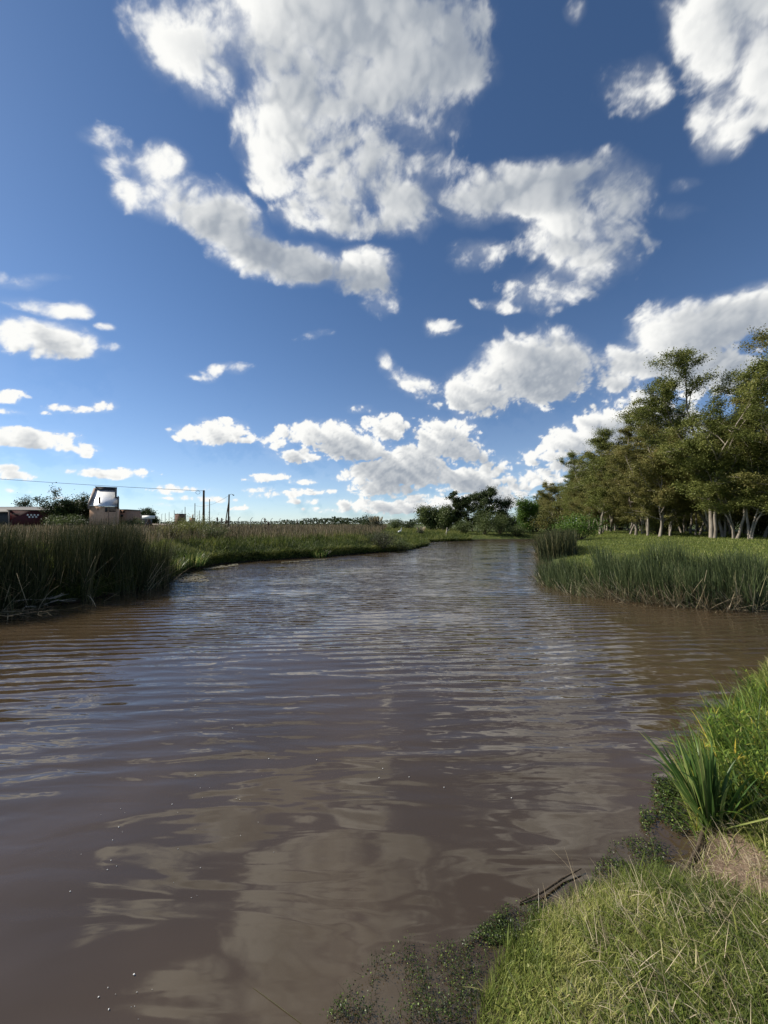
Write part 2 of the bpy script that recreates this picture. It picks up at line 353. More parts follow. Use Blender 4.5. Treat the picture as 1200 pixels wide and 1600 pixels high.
# ------------------------------------------------------------------ ground with the river bed cut into it
RIVER = ([(-26, -8), (-15, 3)] + [at(*p) for p in [(0, 958), (60, 948), (120, 940), (180, 928), (235, 918), (262, 905), (290, 893),
    (330, 883), (390, 877), (450, 873.5), (500, 870.5), (560, 865.5), (600, 862.5), (640, 858.5), (667, 852.5), (669, 849), (655, 847.5), (690, 846),
    (760, 844), (832, 843.5), (838, 850), (846, 862), (862, 868), (856, 884), (858, 900), (885, 917), (930, 928), (1000, 937), (1080, 945), (1150, 948), (1200, 947)]]
    + [(12, 8.7), (13.5, 7.2), (12.4, 5.9), (8.5, 5.6)] + [at(*p) for p in [(1200, 1035), (1150, 1092), (1105, 1150), (1072, 1210), (1066, 1262),
    (1080, 1292), (1082, 1330), (1050, 1372), (1010, 1362), (950, 1376), (885, 1405), (830, 1442), (775, 1492), (750, 1550), (738, 1600)]]
    + [(0.05, 0.7), (-1.0, -0.8), (-4, -5), (-10, -13), (-26, -22)])
RA = np.array(RIVER, np.float64)
def river_distance(x, y):
    """signed distance to the water's edge: positive on land"""
    x = np.asarray(x, np.float64); y = np.asarray(y, np.float64)
    d = np.full(x.shape, 1e9); inside = np.zeros(x.shape, bool)
    for i in range(len(RA)):
        a = RA[i]; b = RA[(i+1) % len(RA)]; e = b-a
        t = np.clip(((x-a[0])*e[0] + (y-a[1])*e[1])/(e@e), 0, 1)
        d = np.minimum(d, (x-a[0]-t*e[0])**2 + (y-a[1]-t*e[1])**2)
        c = ((a[1] > y) != (b[1] > y)) & (x < (b[0]-a[0])*(y-a[1])/((b[1]-a[1]) if b[1] != a[1] else 1e-9)+a[0])
        inside ^= c
    d = np.sqrt(d)
    return np.where(inside, -d, d)
GN = make_noise(3)
def smooth(a, b, x):
    t = np.clip((x-a)/(b-a), 0, 1); return t*t*(3-2*t)
def height(x, y, ds=None):
    x = np.asarray(x, np.float64); y = np.asarray(y, np.float64)
    if ds is None: ds = river_distance(x, y)
    ds = ds + 0.05*GN(x*2.1, y*2.1, x*0+0.3) * smooth(0.3, 3, np.hypot(x, y)) + 0.03*GN(x*7, y*7, x*0)
    near = np.exp(-((x-1.5)**2+(y-1.5)**2)/30.0)*(x > -8)
    left = smooth(2, -3, x - 0.12*(y-20))
    P = 0.85*left + 0.72*(1-left)
    P = P*(1-near) + 0.26*near
    Lc = (0.9*left + 3.5*(1-left))*(1-near) + 0.55*near
    land = P*(1-np.exp(-np.maximum(ds, 0)/Lc)) + 0.10*smooth(0, 0.25, ds)*(1-near*0.55)
    rough = 0.10*GN(x*0.35, y*0.35, x*0+5) + 0.05*GN(x*1.3, y*1.3, x*0+2)
    land = land + rough*smooth(0.2, 3, ds)*(1-near*0.75) + 0.014*GN(x*6, y*6, x*0+8)
    bed = -np.minimum(0.03 + np.maximum(-ds, 0)*0.55, 1.2)
    return np.where(ds > 0, land, bed)
def graded(parts):
    out = []
    for a, b, s in parts: out.append(np.arange(a, b, s))
    v = np.concatenate(out); g = [v[-1]]; s = parts[-1][2]
    while g[-1] < 9000: s *= 1.16; g.append(g[-1]+s)
    h = [v[0]]; s = parts[0][2]
    while h[-1] > -9000: s *= 1.16; h.append(h[-1]-s)
    return np.concatenate([h[:0:-1], v, g[1:]])
gx = graded([(-30, -13, 0.35), (-13, -0.4, 0.16), (-0.4, 5.2, 0.045), (5.2, 14, 0.15), (14, 34, 0.4)])
gy = graded([(-6, 0.3, 0.3), (0.3, 5.6, 0.045), (5.6, 14, 0.14), (14, 62, 0.3)])
GXX, GYY = np.meshgrid(gx, gy, indexing='ij')
DS = river_distance(GXX, GYY); GZ = height(GXX, GYY, DS)
def ground_material():
    m, nt, bs, out = nodes_of("bank_soil_and_turf"); L = nt.links.new
    geo = nt.nodes.new("ShaderNodeNewGeometry")
    def nz(scale, detail=5):
        n = nt.nodes.new("ShaderNodeTexNoise"); n.inputs["Scale"].default_value = scale; n.inputs["Detail"].default_value = detail
        n.inputs["Roughness"].default_value = 0.65; L(geo.outputs["Position"], n.inputs["Vector"]); return n
    g = ramp(nt, [(0.3, (0.030, 0.042, 0.012)), (0.5, (0.055, 0.075, 0.020)), (0.7, (0.11, 0.11, 0.035))]); n1 = nz(1.7); L(n1.outputs[0], g.inputs[0])
    s = ramp(nt, [(0.3, (0.09, 0.060, 0.040)), (0.55, (0.20, 0.14, 0.10)), (0.75, (0.33, 0.25, 0.18))]); n2 = nz(22, 8); L(n2.outputs[0], s.inputs[0])
    a = nt.nodes.new("ShaderNodeAttribute"); a.attribute_name = "tint"
    mx = nt.nodes.new("ShaderNodeMix"); mx.data_type = 'RGBA'
    L(a.outputs["Fac"], mx.inputs[0]); L(g.outputs[0], mx.inputs[6]); L(s.outputs[0], mx.inputs[7]); 
    # wet mud where the ground meets the water
    sp = nt.nodes.new("ShaderNodeSeparateXYZ"); L(geo.outputs["Position"], sp.inputs[0])
    mr = nt.nodes.new("ShaderNodeMapRange"); mr.inputs[1].default_value = 0.03; mr.inputs[2].default_value = 0.14; L(sp.outputs[2], mr.inputs[0])
    mx2 = nt.nodes.new("ShaderNodeMix"); mx2.data_type = 'RGBA'; mx2.inputs[6].default_value = (0.035, 0.026, 0.018, 1)
    L(mr.outputs[0], mx2.inputs[0]); L(mx.outputs[2], mx2.inputs[7]); L(mx2.outputs[2], bs.inputs["Base Color"])
    bs.inputs["Roughness"].default_value = 0.9; bs.inputs["Specular IOR Level"].default_value = 0.15
    b = nt.nodes.new("ShaderNodeBump"); b.inputs["Distance"].default_value = 0.02; L(n2.outputs[0], b.inputs["Height"]); L(b.outputs[0], bs.inputs["Normal"])
    return m
SOIL = at(1118, 1335, 0.12)
def bare(x, y):
    """1 where the bank is bare soil"""
    q = ((x-SOIL[0])/0.24)**2 + ((y-SOIL[1])/0.34)**2 + 1.2*GN(np.asarray(x)*6.0, np.asarray(y)*6.0, np.asarray(x)*0+1)
    return smooth(1.35, 0.55, q)
n0, n1 = GXX.shape
gi = (np.arange(n0-1)[:, None]*n1 + np.arange(n1-1)[None]).ravel()
gm = MB(); gm.add(np.stack([GXX, GYY, GZ], -1).reshape(-1, 3), np.stack([gi, gi+n1, gi+n1+1, gi+1], 1), bare(GXX, GYY).ravel())
ground = tag(gm.build("ground", ground_material(), smooth=True), kind="structure")

# ------------------------------------------------------------------ water: muddy, with ripples
def water_material():
    m, nt, bs, out = nodes_of("muddy_river_water"); L = nt.links.new
    geo = nt.nodes.new("ShaderNodeNewGeometry")
    def noise(scale, sx, sy, rot, detail, rough=0.5, off=0.0, dist=0.0):
        mp = nt.nodes.new("ShaderNodeMapping"); mp.inputs["Scale"].default_value = (sx, sy, 1); mp.inputs["Rotation"].default_value = (0, 0, math.radians(rot))
        mp.inputs["Location"].default_value = (off, off*0.7, 0)
        n = nt.nodes.new("ShaderNodeTexNoise"); n.noise_dimensions = '2D'; n.inputs["Scale"].default_value = scale; n.inputs["Detail"].default_value = detail
        n.inputs["Roughness"].default_value = rough; n.inputs["Distortion"].default_value = dist
        L(geo.outputs["Position"], mp.inputs[0]); L(mp.outputs[0], n.inputs["Vector"]); return n.outputs[0]
    def math_(op, a, b, c=None):
        n = nt.nodes.new("ShaderNodeMath"); n.operation = op
        for i, q in enumerate((a, b, c)):
            if q is None: continue
            if isinstance(q, (int, float)): n.inputs[i].default_value = q
            else: L(q, n.inputs[i])
        return n.outputs[0]
    def mrange(v, a, b, c, d):
        n = nt.nodes.new("ShaderNodeMapRange"); L(v, n.inputs[0])
        for i, q in enumerate((a, b, c, d)): n.inputs[i+1].default_value = q
        return n.outputs[0]
    # calm and rippled patches, calmer close to the near bank
    sp = nt.nodes.new("ShaderNodeSeparateXYZ"); L(geo.outputs["Position"], sp.inputs[0])
    dist = nt.nodes.new("ShaderNodeVectorMath"); dist.operation = 'LENGTH'; L(geo.outputs["Position"], dist.inputs[0])
    calm = mrange(dist.outputs["Value"], 2.2, 7.5, 0.0, 1.35)
    patch = mrange(noise(0.35, 1, 1.6, 20, 2), 0.35, 0.62, 0.25, 1.0)
    amp = math_('MULTIPLY', calm, patch)
    # slow swell: long crests across the river
    h1 = math_('MULTIPLY', noise(1.0, 0.7, 2.3, -8, 2, 0.42, 0, 0.5), 0.015)
    # wind ripples, two crossing trains
    r1 = math_('MULTIPLY', noise(1.0, 1.3, 5.5, -10, 2, 0.45, 3, 0.5), 0.017)
    r2 = math_('MULTIPLY', noise(1.0, 3.4, 9.5, 16, 1, 0.45, 9, 0.3), 0.0055)
    r3 = math_('MULTIPLY', noise(1.0, 13, 22, 5, 1, 0.5, 5), 0.0009)
    wv = nt.nodes.new("ShaderNodeTexWave"); wv.wave_type = 'BANDS'; wv.bands_direction = 'Y'; wv.wave_profile = 'SIN'
    wv.inputs["Scale"].default_value = 1.3; wv.inputs["Distortion"].default_value = 5.0; wv.inputs["Detail"].default_value = 2.5
    wv.inputs["Detail Scale"].default_value = 0.55; wv.inputs["Detail Roughness"].default_value = 0.5
    mpw = nt.nodes.new("ShaderNodeMapping"); mpw.inputs["Rotation"].default_value = (0, 0, math.radians(-9)); mpw.inputs["Scale"].default_value = (0.6, 1, 1)
    L(geo.outputs["Position"], mpw.inputs[0]); L(mpw.outputs[0], wv.inputs["Vector"])
    r4 = math_('MULTIPLY', wv.outputs["Fac"], 0.0095)
    rr = math_('ADD', math_('ADD', math_('ADD', r1, r2), r3), r4)
    hh = math_('ADD', math_('MULTIPLY', rr, math_('ADD', amp, 0.05)), h1)
    b = nt.nodes.new("ShaderNodeBump"); b.inputs["Strength"].default_value = 1.0; b.inputs["Distance"].default_value = 1.0
    L(hh, b.inputs["Height"]); L(b.outputs[0], bs.inputs["Normal"])
    mud = ramp(nt, [(0.35, (0.047, 0.033, 0.0185)), (0.65, (0.060, 0.042, 0.0245))]); L(noise(0.6, 1, 1, 0, 3), mud.inputs[0])
    L(mud.outputs[0], bs.inputs["Base Color"])
    bs.inputs["Roughness"].default_value = 0.035; bs.inputs["IOR"].default_value = 1.68
    return m
wm = MB(); wm.add([(-60, -40, 0), (40, -40, 0), (40, 62, 0), (-60, 62, 0)], [(0, 1, 2, 3)])
water = tag(wm.build("water", water_material()), kind="structure")

# ------------------------------------------------------------------ plant materials
M = {}
M['lawn'] = foliage("lawn_grass", [(0.0, (0.045, 0.070, 0.014)), (0.4, (0.145, 0.185, 0.036)), (0.62, (0.30, 0.31, 0.085)), (1.0, (0.56, 0.49, 0.27))], 0.35, 0.5, 3.0, 0.16)
M['meadow'] = foliage("meadow_grass", [(0.0, (0.030, 0.050, 0.013)), (0.4, (0.105, 0.135, 0.030)), (0.72, (0.23, 0.23, 0.065)), (1.0, (0.36, 0.30, 0.14))], 0.35, 0.6, 0.45, 0.3)
M['dry'] = foliage("dry_weeds", [(0.0, (0.045, 0.042, 0.022)), (0.35, (0.10, 0.095, 0.045)), (0.7, (0.19, 0.14, 0.09)), (1.0, (0.34, 0.28, 0.18))], 0.25, 0.7, 0.5, 0.3)
M['reed'] = foliage("bulrush_stems", [(0.0, (0.014, 0.020, 0.008)), (0.42, (0.045, 0.055, 0.020)), (0.66, (0.12, 0.11, 0.048)), (1.0, (0.32, 0.25, 0.15))], 0.15, 0.5, 1.2, 0.12)
M['reed_light'] = foliage("young_bulrush_stems", [(0.0, (0.024, 0.036, 0.014)), (0.40, (0.058, 0.082, 0.032)), (0.70, (0.155, 0.175, 0.075)), (1.0, (0.50, 0.42, 0.26))], 0.2, 0.45, 1.2, 0.12)
M['straw'] = foliage("dead_reed_straw", [(0.0, (0.14, 0.105, 0.06)), (0.5, (0.36, 0.29, 0.18)), (1.0, (0.60, 0.52, 0.36))], 0.2, 0.6, 5, 0.1)
M['iris'] = foliage("sword_leaf", [(0.0, (0.020, 0.050, 0.012)), (0.4, (0.065, 0.130, 0.028)), (0.72, (0.18, 0.25, 0.065)), (1.0, (0.45, 0.42, 0.16))], 0.4, 0.4, 3, 0.12, 0.4)
M['herb'] = foliage("yellow_green_leaves", [(0.0, (0.035, 0.080, 0.012)), (0.45, (0.11, 0.19, 0.026)), (0.8, (0.28, 0.33, 0.06)), (1.0, (0.58, 0.42, 0.06))], 0.4, 0.5, 4, 0.12)
M['waterweed'] = foliage("floating_weed_leaves", [(0.0, (0.012, 0.020, 0.008)), (0.5, (0.05, 0.08, 0.018)), (0.85, (0.16, 0.22, 0.05)), (1.0, (0.34, 0.38, 0.12))], 0.25, 0.4, 5, 0.1)
M['stem'] = surface("green_brown_stem", (0.05, 0.05, 0.02), (0.10, 0.09, 0.04), 8)
M['driftwood'] = surface("bleached_wood", (0.30, 0.26, 0.20), (0.55, 0.50, 0.42), 14, 0.75, bump=0.004)
M['wetwood'] = surface("wet_dark_wood", (0.025, 0.018, 0.012), (0.10, 0.075, 0.05), 18, 0.5, bump=0.006)
M['algae'] = surface("pale_algae_scum", (0.035, 0.030, 0.018), (0.22, 0.20, 0.13), 6, 0.7, bump=0.01)
M['fluff'] = surface("white_fluff", (0.7, 0.7, 0.66), (0.85, 0.85, 0.82), 5)

def land_points(n, x0, x1, y0, y1, lo=0.0, hi=1e9, keep=None, dens_pow=0.0, maxtry=60, rng=RNG):
    """n random points on land; dens_pow > 0 thins them with distance from the camera"""
    P = []
    got = 0
    for _ in range(maxtry):
        k = max(2000, int(n*1.3))
        x = rng.uniform(x0, x1, k); y = rng.uniform(y0, y1, k)
        if dens_pow: 
            r = np.hypot(x, y); rmin = max(1.0, min(abs(y0), 1e9)) if y0 > 0 else 1.0
            ok = rng.uniform(0, 1, k) < (rmin/np.maximum(r, rmin))**dens_pow
            x, y = x[ok], y[ok]
        # only inside the wedge the photograph (and a step to either side) can see
        ok = (np.abs(x) < np.maximum(y, 0)*1.3+3.0); x, y = x[ok], y[ok]
        ds = river_distance(x, y); ok = (ds > lo) & (ds < hi)
        if keep is not None: ok &= keep(x, y, ds)
        x, y, ds = x[ok], y[ok], ds[ok]
        P.append(np.stack([x, y, ds], 1)); got += len(x)
        if got >= n: break
    P = np.concatenate(P)[:n]
    z = height(P[:, 0], P[:, 1], P[:, 2])
    return np.stack([P[:, 0], P[:, 1], z], 1), P[:, 2]

# ---- short turf on the near bank
def near_bank(x, y, ds): return (x > -1.2) & (rngk(len(x)) > bare(x, y)*0.93)
def rngk(n): return RNG.uniform(0, 1, n)
gr = MB()
P, ds = land_points(170000, -0.6, 4.6, 0.4, 3.4, 0.02, keep=near_bank)
h = 0.024 + 0.040*np.clip(GN(P[:, 0]*3, P[:, 1]*3, P[:, 0]*0)+0.5, 0, 1) + RNG.exponential(0.010, len(P)) + 0.03*np.exp(-ds/0.12)
tuft = np.clip(0.5+GN(P[:, 0]*1.8+5, P[:, 1]*1.8, P[:, 0]*0)*1.3+GN(P[:, 0]*7+5, P[:, 1]*7, P[:, 0]*0)*0.9, 0, 1)
blades(gr, P-[0, 0, 0.004], h, RNG.uniform(0.0022, 0.0042, len(P)), RNG.normal(0.4, 1.3, len(P)), RNG.uniform(0.1, 0.9, len(P)), RNG.uniform(0.2, 1.1, len(P)), segs=2,
       tint=np.clip(RNG.beta(2, 3, len(P))*0.6+tuft*0.40-0.05, 0, 1))
P, ds = land_points(90000, 1.2, 11.0, 2.2, 8.6, 0.03, keep=near_bank)
blades(gr, P-[0, 0, 0.004], RNG.uniform(0.06, 0.15, len(P)), RNG.uniform(0.005, 0.009, len(P)), RNG.uniform(0, 6.28, len(P)), RNG.uniform(0.1, 0.8, len(P)), RNG.uniform(0.2, 1.0, len(P)), segs=2,
       tint=RNG.beta(2, 3, len(P)))
tag(gr.build("turf", M['lawn']), kind="stuff")

gb = MB()
P, ds = land_points(3600, -0.6, 3.6, 0.5, 3.4, 0.02, keep=near_bank)
blades(gb, P, RNG.uniform(0.05, 0.12, len(P)), RNG.uniform(0.004, 0.008, len(P)), RNG.uniform(0, 6.28, len(P)), RNG.uniform(0.2, 1.2, len(P)), RNG.uniform(0.2, 1.2, len(P)), segs=3, tint=RNG.beta(1.6, 1.6, len(P)))
P, ds = land_points(5200, -0.6, 3.6, 0.5, 3.4, 0.02, keep=lambda x, y, d: (GN(x*2.6, y*2.6, x*0+1) > 0.12) & near_bank(x, y, d))
leaves(gb, P+np.stack([P[:, 0]*0, P[:, 0]*0, RNG.uniform(0.01, 0.05, len(P))], 1), RNG.uniform(0.008, 0.018, len(P)), 0.6, aspect=0.8, tint=RNG.beta(2, 2.5, len(P))*0.7)
tag(gb.build("broad_leaved_turf", M['lawn']), kind="stuff")
# ---- longer dry straws lying over the turf
st = MB()
P, ds = land_points(5200, 0.2, 3.4, 0.8, 3.0, 0.05, keep=lambda x, y, d: GN(x*1.5, y*1.5, x*0+4) > -0.1)
blades(st, P+[0, 0, 0.02], RNG.uniform(0.04, 0.16, len(P))*(1+1.0*(RNG.uniform(0, 1, len(P)) > 0.96)), RNG.uniform(0.0016, 0.0030, len(P)), RNG.normal(2.4, 1.1, len(P)), RNG.uniform(0.7, 1.4, len(P)), RNG.uniform(-0.3, 1.1, len(P)), segs=5)
P, ds = land_points(650, SOIL[0]-0.5, SOIL[0]+0.4, SOIL[1]-0.45, SOIL[1]+0.45, 0.02, keep=lambda x, y, d: bare(x, y) > 0.2)
blades(st, P+[0, 0, 0.004], RNG.uniform(0.015, 0.06, len(P)), RNG.uniform(0.0015, 0.003, len(P)), RNG.uniform(0, 6.28, len(P)), RNG.uniform(1.2, 1.55, len(P)), 0.1, segs=2)
tag(st.build("dry_straw", M['straw']), kind="stuff")

# ---- mown lawn in front of the grove
lw = MB()
P, ds = land_points(110000, 5, 48, 9.5, 60, 0.5, keep=lambda x, y, d: x > 3+0.1*y, dens_pow=1.3)
r = np.hypot(P[:, 0], P[:, 1])
blades(lw, P, RNG.uniform(0.06, 0.13, len(P)), 0.006+r*0.0006, RNG.uniform(0, 6.28, len(P)), RNG.uniform(0, 0.7, len(P)), RNG.uniform(0, 0.8, len(P)), segs=1, tint=RNG.beta(3, 3.5, len(P))*0.8)
tag(lw.build("lawn", M['lawn']), kind="stuff")

# ---- rough grass on the left bank and round the bend
def leftside(x, y, d): return x < 3+0.16*y
md = MB()
P, ds = land_points(170000, -70, 16, 9, 80, 0.02, keep=leftside, dens_pow=1.6)
r = np.hypot(P[:, 0], P[:, 1])
mound = np.clip(GN(P[:, 0]*0.55, P[:, 1]*0.55, P[:, 0]*0+7)*1.6+0.45, 0, 1) + 0.7*np.clip(GN(P[:, 0]*1.7, P[:, 1]*1.7, P[:, 0]*0+3)*2, 0, 1)
hh = (0.12+0.32*mound+0.10*RNG.uniform(0, 1, len(P)))*(0.55+0.45*smooth(0, 1.5, ds))
blades(md, P, hh, 0.008+r*0.0009, RNG.uniform(0, 6.28, len(P)), RNG.uniform(0, 0.7, len(P)), RNG.uniform(0.1, 1.0, len(P)), segs=2,
       tint=np.clip(RNG.beta(2.5, 3.5, len(P))*0.8+0.25*smooth(2, 8, ds)*RNG.uniform(0, 1, len(P)), 0, 1))
# grass hanging over the cut bank
P, ds = land_points(36000, -20, 16, 9, 60, 0.0, 0.45, keep=leftside, dens_pow=0.8)
r = np.hypot(P[:, 0], P[:, 1])
blades(md, P, RNG.uniform(0.2, 0.5, len(P)), 0.008+r*0.0008, RNG.normal(-0.7, 0.7, len(P)), RNG.uniform(0.2, 0.9, len(P)), RNG.uniform(0.6, 1.6, len(P)), segs=3, tint=RNG.beta(2, 4, len(P)))
tag(md.build("meadow_grass", M['meadow']), kind="stuff")

dw = MB()
P, ds = land_points(60000, -80, 4, 13, 95, 2.2, keep=lambda x, y, d: (x < -1+0.02*y) & (GN(x*0.2, y*0.2, x*0+9) > -0.28), dens_pow=1.3)
r = np.hypot(P[:, 0], P[:, 1])
blades(dw, P, np.clip(RNG.normal(0.62, 0.18, len(P)), 0.2, 1.15), 0.006+r*0.0006, RNG.uniform(0, 6.28, len(P)), RNG.uniform(0, 0.25, len(P)), RNG.uniform(0, 0.45, len(P)), segs=2, taper=0.7)
tag(dw.build("dry_weeds", M['dry']), kind="stuff")

# ---- bulrush clumps
def reed_bed(name, label, cat_, P, hmin, hmax, mat, w, lean_dir, lean=0.22, group=None, straw=0, straw_dir=None, tuftn=None):
    c = P.mean(0); root = thing(name, label, cat_, (float(c[0]), float(c[1]), 0.0), group=group)
    Q = P.copy(); Q[:, :2] -= c[:2]
    n = len(Q); mb = MB()
    cl = np.clip(0.5+1.6*GN(P[:, 0]*0.9, P[:, 1]*0.9, P[:, 0]*0+2), 0, 1)     # neighbouring stems grow to like heights
    hts = (hmin + (hmax-hmin)*(0.75*cl+0.25*RNG.uniform(0, 1, n)))*(0.62+0.38*RNG.beta(3, 1.3, n)) - 0.55*np.maximum(P[:, 2], 0)
    r = np.hypot(P[:, 0], P[:, 1])
    blades(mb, Q, hts, w*(0.8+0.4*RNG.uniform(0, 1, n)), RNG.normal(lean_dir, 1.3, n), np.abs(RNG.normal(0, lean, n)), np.abs(RNG.normal(0, 0.16, n)), segs=4, taper=0.25, tint=RNG.beta(2.2, 3, n)*0.85)
    mb.build("stems", mat, root)
    if straw:
        fr = np.argsort(river_distance(P[:, 0], P[:, 1]))[:max(50, n//4)]; idx = fr[RNG.randint(0, len(fr), straw)]; S = Q[idx].copy(); S[:, 2] += 0.02
        sb = MB(); hd = RNG.normal(straw_dir if straw_dir is not None else lean_dir, 0.7, straw)
        blades(sb, S, RNG.uniform(0.35, 1.1, straw)*hmax*0.6, w*1.0, hd, RNG.uniform(0.5, 1.35, straw), RNG.uniform(-0.2, 0.9, straw), segs=4, taper=0.4)
        sb.build("dead_stems", M['straw'], root)
    return root
def bed_points(n, x0, x1, y0, y1, lo, hi, cond=None):
    P = []; got = 0
    while got < n:
        x = RNG.uniform(x0, x1, n*3); y = RNG.uniform(y0, y1, n*3); ds = river_distance(x, y)
        ok = (ds > lo) & (ds < hi)
        if cond is not None: ok &= cond(x, y)
        x, y, ds = x[ok], y[ok], ds[ok]
        P.append(np.stack([x, y, np.maximum(height(x, y, ds), -0.25)], 1)); got += len(x)
    return np.concatenate(P)[:n]
P = bed_points(6000, -12.5, -5.6, 6.5, 13.5, -0.35, 2.0, lambda x, y: (x < -5.85-0.02*y) & (x/y > -1.35) & (x/y < -0.54+0.05*GN(x*2, y*2, x*0)) & (GN(x*1.1, y*1.1, x*0+3) > -0.16))
reed_bed("bulrush_bed", "tall dark bulrush bed standing in the water at the near end of the left bank", "reeds", P, 1.1, 2.15, M['reed'], 0.015, -0.6, 0.11, straw=260, straw_dir=-0.8)
P = bed_points(4700, 4.4, 12.8, 8.2, 13.5, -0.45, 1.45, lambda x, y: (x/y > 0.545+0.08*GN(x*1.5, y*1.5, x*0)) & (x/y < 0.99) & (GN(x*1.1, y*1.1, x*0+6) > -0.13) & (x < 11.2))
reed_bed("bulrush_bed", "wide green bulrush bed along the water in front of the lawn, straw at its foot", "reeds", P, 0.85, 1.62, M['reed_light'], 0.014, 3.0, 0.22, straw=1500, straw_dir=3.3)
P = bed_points(1500, 4.0, 6.5, 9.5, 16.5, -0.7, 1.4, lambda x, y: (x/y > 0.41+0.04*GN(x*2, y*2, x*0)) & (x/y < 0.56))
reed_bed("bulrush_clump", "low sparse bulrushes leaning out over the water, left of the wide green reed bed", "reeds", P, 0.55, 1.15, M['reed_light'], 0.015, 3.1, 0.42, straw=300, straw_dir=3.2)
P = bed_points(2600, 7.5, 12.6, 20, 27, -0.5, 3.2, lambda x, y: (x/y > 0.385) & (x/y < 0.50))
reed_bed("bulrush_clump", "dark bulrush clump at the water farther up the right bank, before the grove", "reeds", P, 1.3, 1.85, M['reed'], 0.028, 2.9, 0.2, straw=160, straw_dir=3.2)

# ---- driftwood and algae at the left bank
def twigs(mb, start, length, rad, heading, depth, spread=0.5, droop=0.0, rng=random, flat=True):
    pts = [Vector(start)]; h = heading; pitch = rng.uniform(-0.05, 0.25)
    n = 5
    for i in range(n):
        h += rng.uniform(-0.22, 0.22); pitch += rng.uniform(-0.12, 0.10)-droop
        pts.append(pts[-1] + Vector((math.cos(h)*math.cos(pitch), math.sin(h)*math.cos(pitch), math.sin(pitch)))*(length/n))
        if pts[-1].z < 0.005: pts[-1].z = 0.005
    mb.tube(pts, [rad*(1-0.75*i/n) for i in range(n+1)], 6, rng.random())
    if depth > 0:
        for i in range(1, n):
            if rng.random() < 0.75: twigs(mb, pts[i], length*rng.uniform(0.35, 0.6), rad*0.55, h+rng.choice([-1, 1])*rng.uniform(0.5, 1.1), depth-1, rng=rng)
c = at(70, 945, 0.05)
t = thing("driftwood_branch", "bleached forked driftwood branch lying on the water below the dark left reed bed", "driftwood", (c[0], c[1], 0))
mb = MB(); rr_ = random.Random(4)
for k in range(4):
    twigs(mb, (rr_.uniform(-0.6, 0.1), rr_.uniform(-0.1, 0.25), 0.08), rr_.uniform(0.8, 1.2), 0.017, rr_.uniform(-0.9, 0.0), 2, rng=rr_)
mb.build("branches", M['driftwood'], t)
c = at(20, 962, 0.05)
t = thing("dead_branch", "grey tangle of thin dead twigs in the water at the left edge", "driftwood", (c[0], c[1], 0))
mb = MB()
for k in range(9): twigs(mb, (rr_.uniform(-0.7, 0.2), rr_.uniform(-0.3, 0.3), 0.1), rr_.uniform(0.6, 1.0), 0.009, rr_.uniform(-1.5, 0.6), 2, rng=rr_)
mb.build("twigs", M['dry'], t)
def mat_patch(name, label, px, n=900, size=0.09):
    """floating scum: many ragged flat flakes drifting together"""
    pts = [at(*p) for p in px]; cx = sum(p[0] for p in pts)/len(pts); cy = sum(p[1] for p in pts)/len(pts)
    xs_ = [p[0] for p in pts]; ys_ = [p[1] for p in pts]; Q = []
    for _ in range(n*12):
        x = random.uniform(min(xs_)-0.1, max(xs_)+0.1); y = random.uniform(min(ys_)-0.1, max(ys_)+0.1); c = False
        for i in range(len(pts)):
            a_ = pts[i]; b_ = pts[(i+1) % len(pts)]
            if (a_[1] > y) != (b_[1] > y) and x < (b_[0]-a_[0])*(y-a_[1])/(b_[1]-a_[1])+a_[0]: c = not c
        if c and GN(np.array([x*3.0]), np.array([y*3.0]), np.array([0.2]))[0] + random.uniform(-0.25, 0.3) > 0.0: Q.append((x-cx, y-cy, random.uniform(0.004, 0.018)))
        if len(Q) >= n: break
    mb = MB(); leaves(mb, Q, RNG.uniform(0.3, 1.5, len(Q))*size, 0.97, aspect=0.7)
    o = mb.build(name, M['algae']); o.location = (cx, cy, 0)
    return tag(o, label, "algae")
mat_patch("algae_mat", "pale floating algae mat under the grassy bank just right of the dark reeds", [(250, 908), (262, 899), (300, 895), (322, 902), (326, 909), (290, 911)])
mat_patch("algae_strip", "thin pale strip of algae against the cut bank, beyond the larger algae mat", [(318, 889), (345, 884), (371, 881), (373, 883.5), (345, 887.5), (322, 891)])
mat_patch("algae_strip", "long thin scum line under the grassy bank in the middle of the left shore", [(440, 878.5), (470, 876.5), (510, 873.6), (512, 874.4), (470, 877.6), (443, 879.7)])

# ---- bright tufts of leaves on the left bank
def leaf_tuft(name, label, x, y, z0, n, hmin, hmax, w, mat, spread=0.3, curl=(0.1, 0.9), lean=0.35, cat="plant", group=None, parent=None):
    t = parent or thing(name, label, cat, (x, y, z0), group=group); mb = MB()
    a = RNG.uniform(0, 6.283, n); rr2 = spread*np.sqrt(RNG.uniform(0, 1, n))
    Q = np.stack([np.cos(a)*rr2, np.sin(a)*rr2, np.zeros(n)], 1)
    blades(mb, Q, RNG.uniform(hmin, hmax, n), w, a+RNG.normal(0, 0.4, n), np.abs(RNG.normal(0, lean, n)), RNG.uniform(*curl, n), face=a+math.pi/2+RNG.normal(0, 0.5, n), segs=5, taper=0.1)
    mb.build("leaves", mat, t); return t
for px_, py_, n_, h_, lab in [(300, 886, 260, 0.75, "bright green tuft of long leaves on the bank just past the dark left reeds"),
                              (268, 895, 120, 0.55, "small bright leaf tuft between the dark reeds and the larger bright tuft"),
                              (497, 868, 200, 0.55, "dark green leaf tuft standing in the water below the middle of the left bank")]:
    g = at(px_, py_, 0.1); leaf_tuft("leaf_tuft", lab, g[0], g[1], float(max(-0.02, height(*g))), n_, h_*0.5, h_, 0.022 if px_ < 400 else 0.03, M['iris'], 0.5)

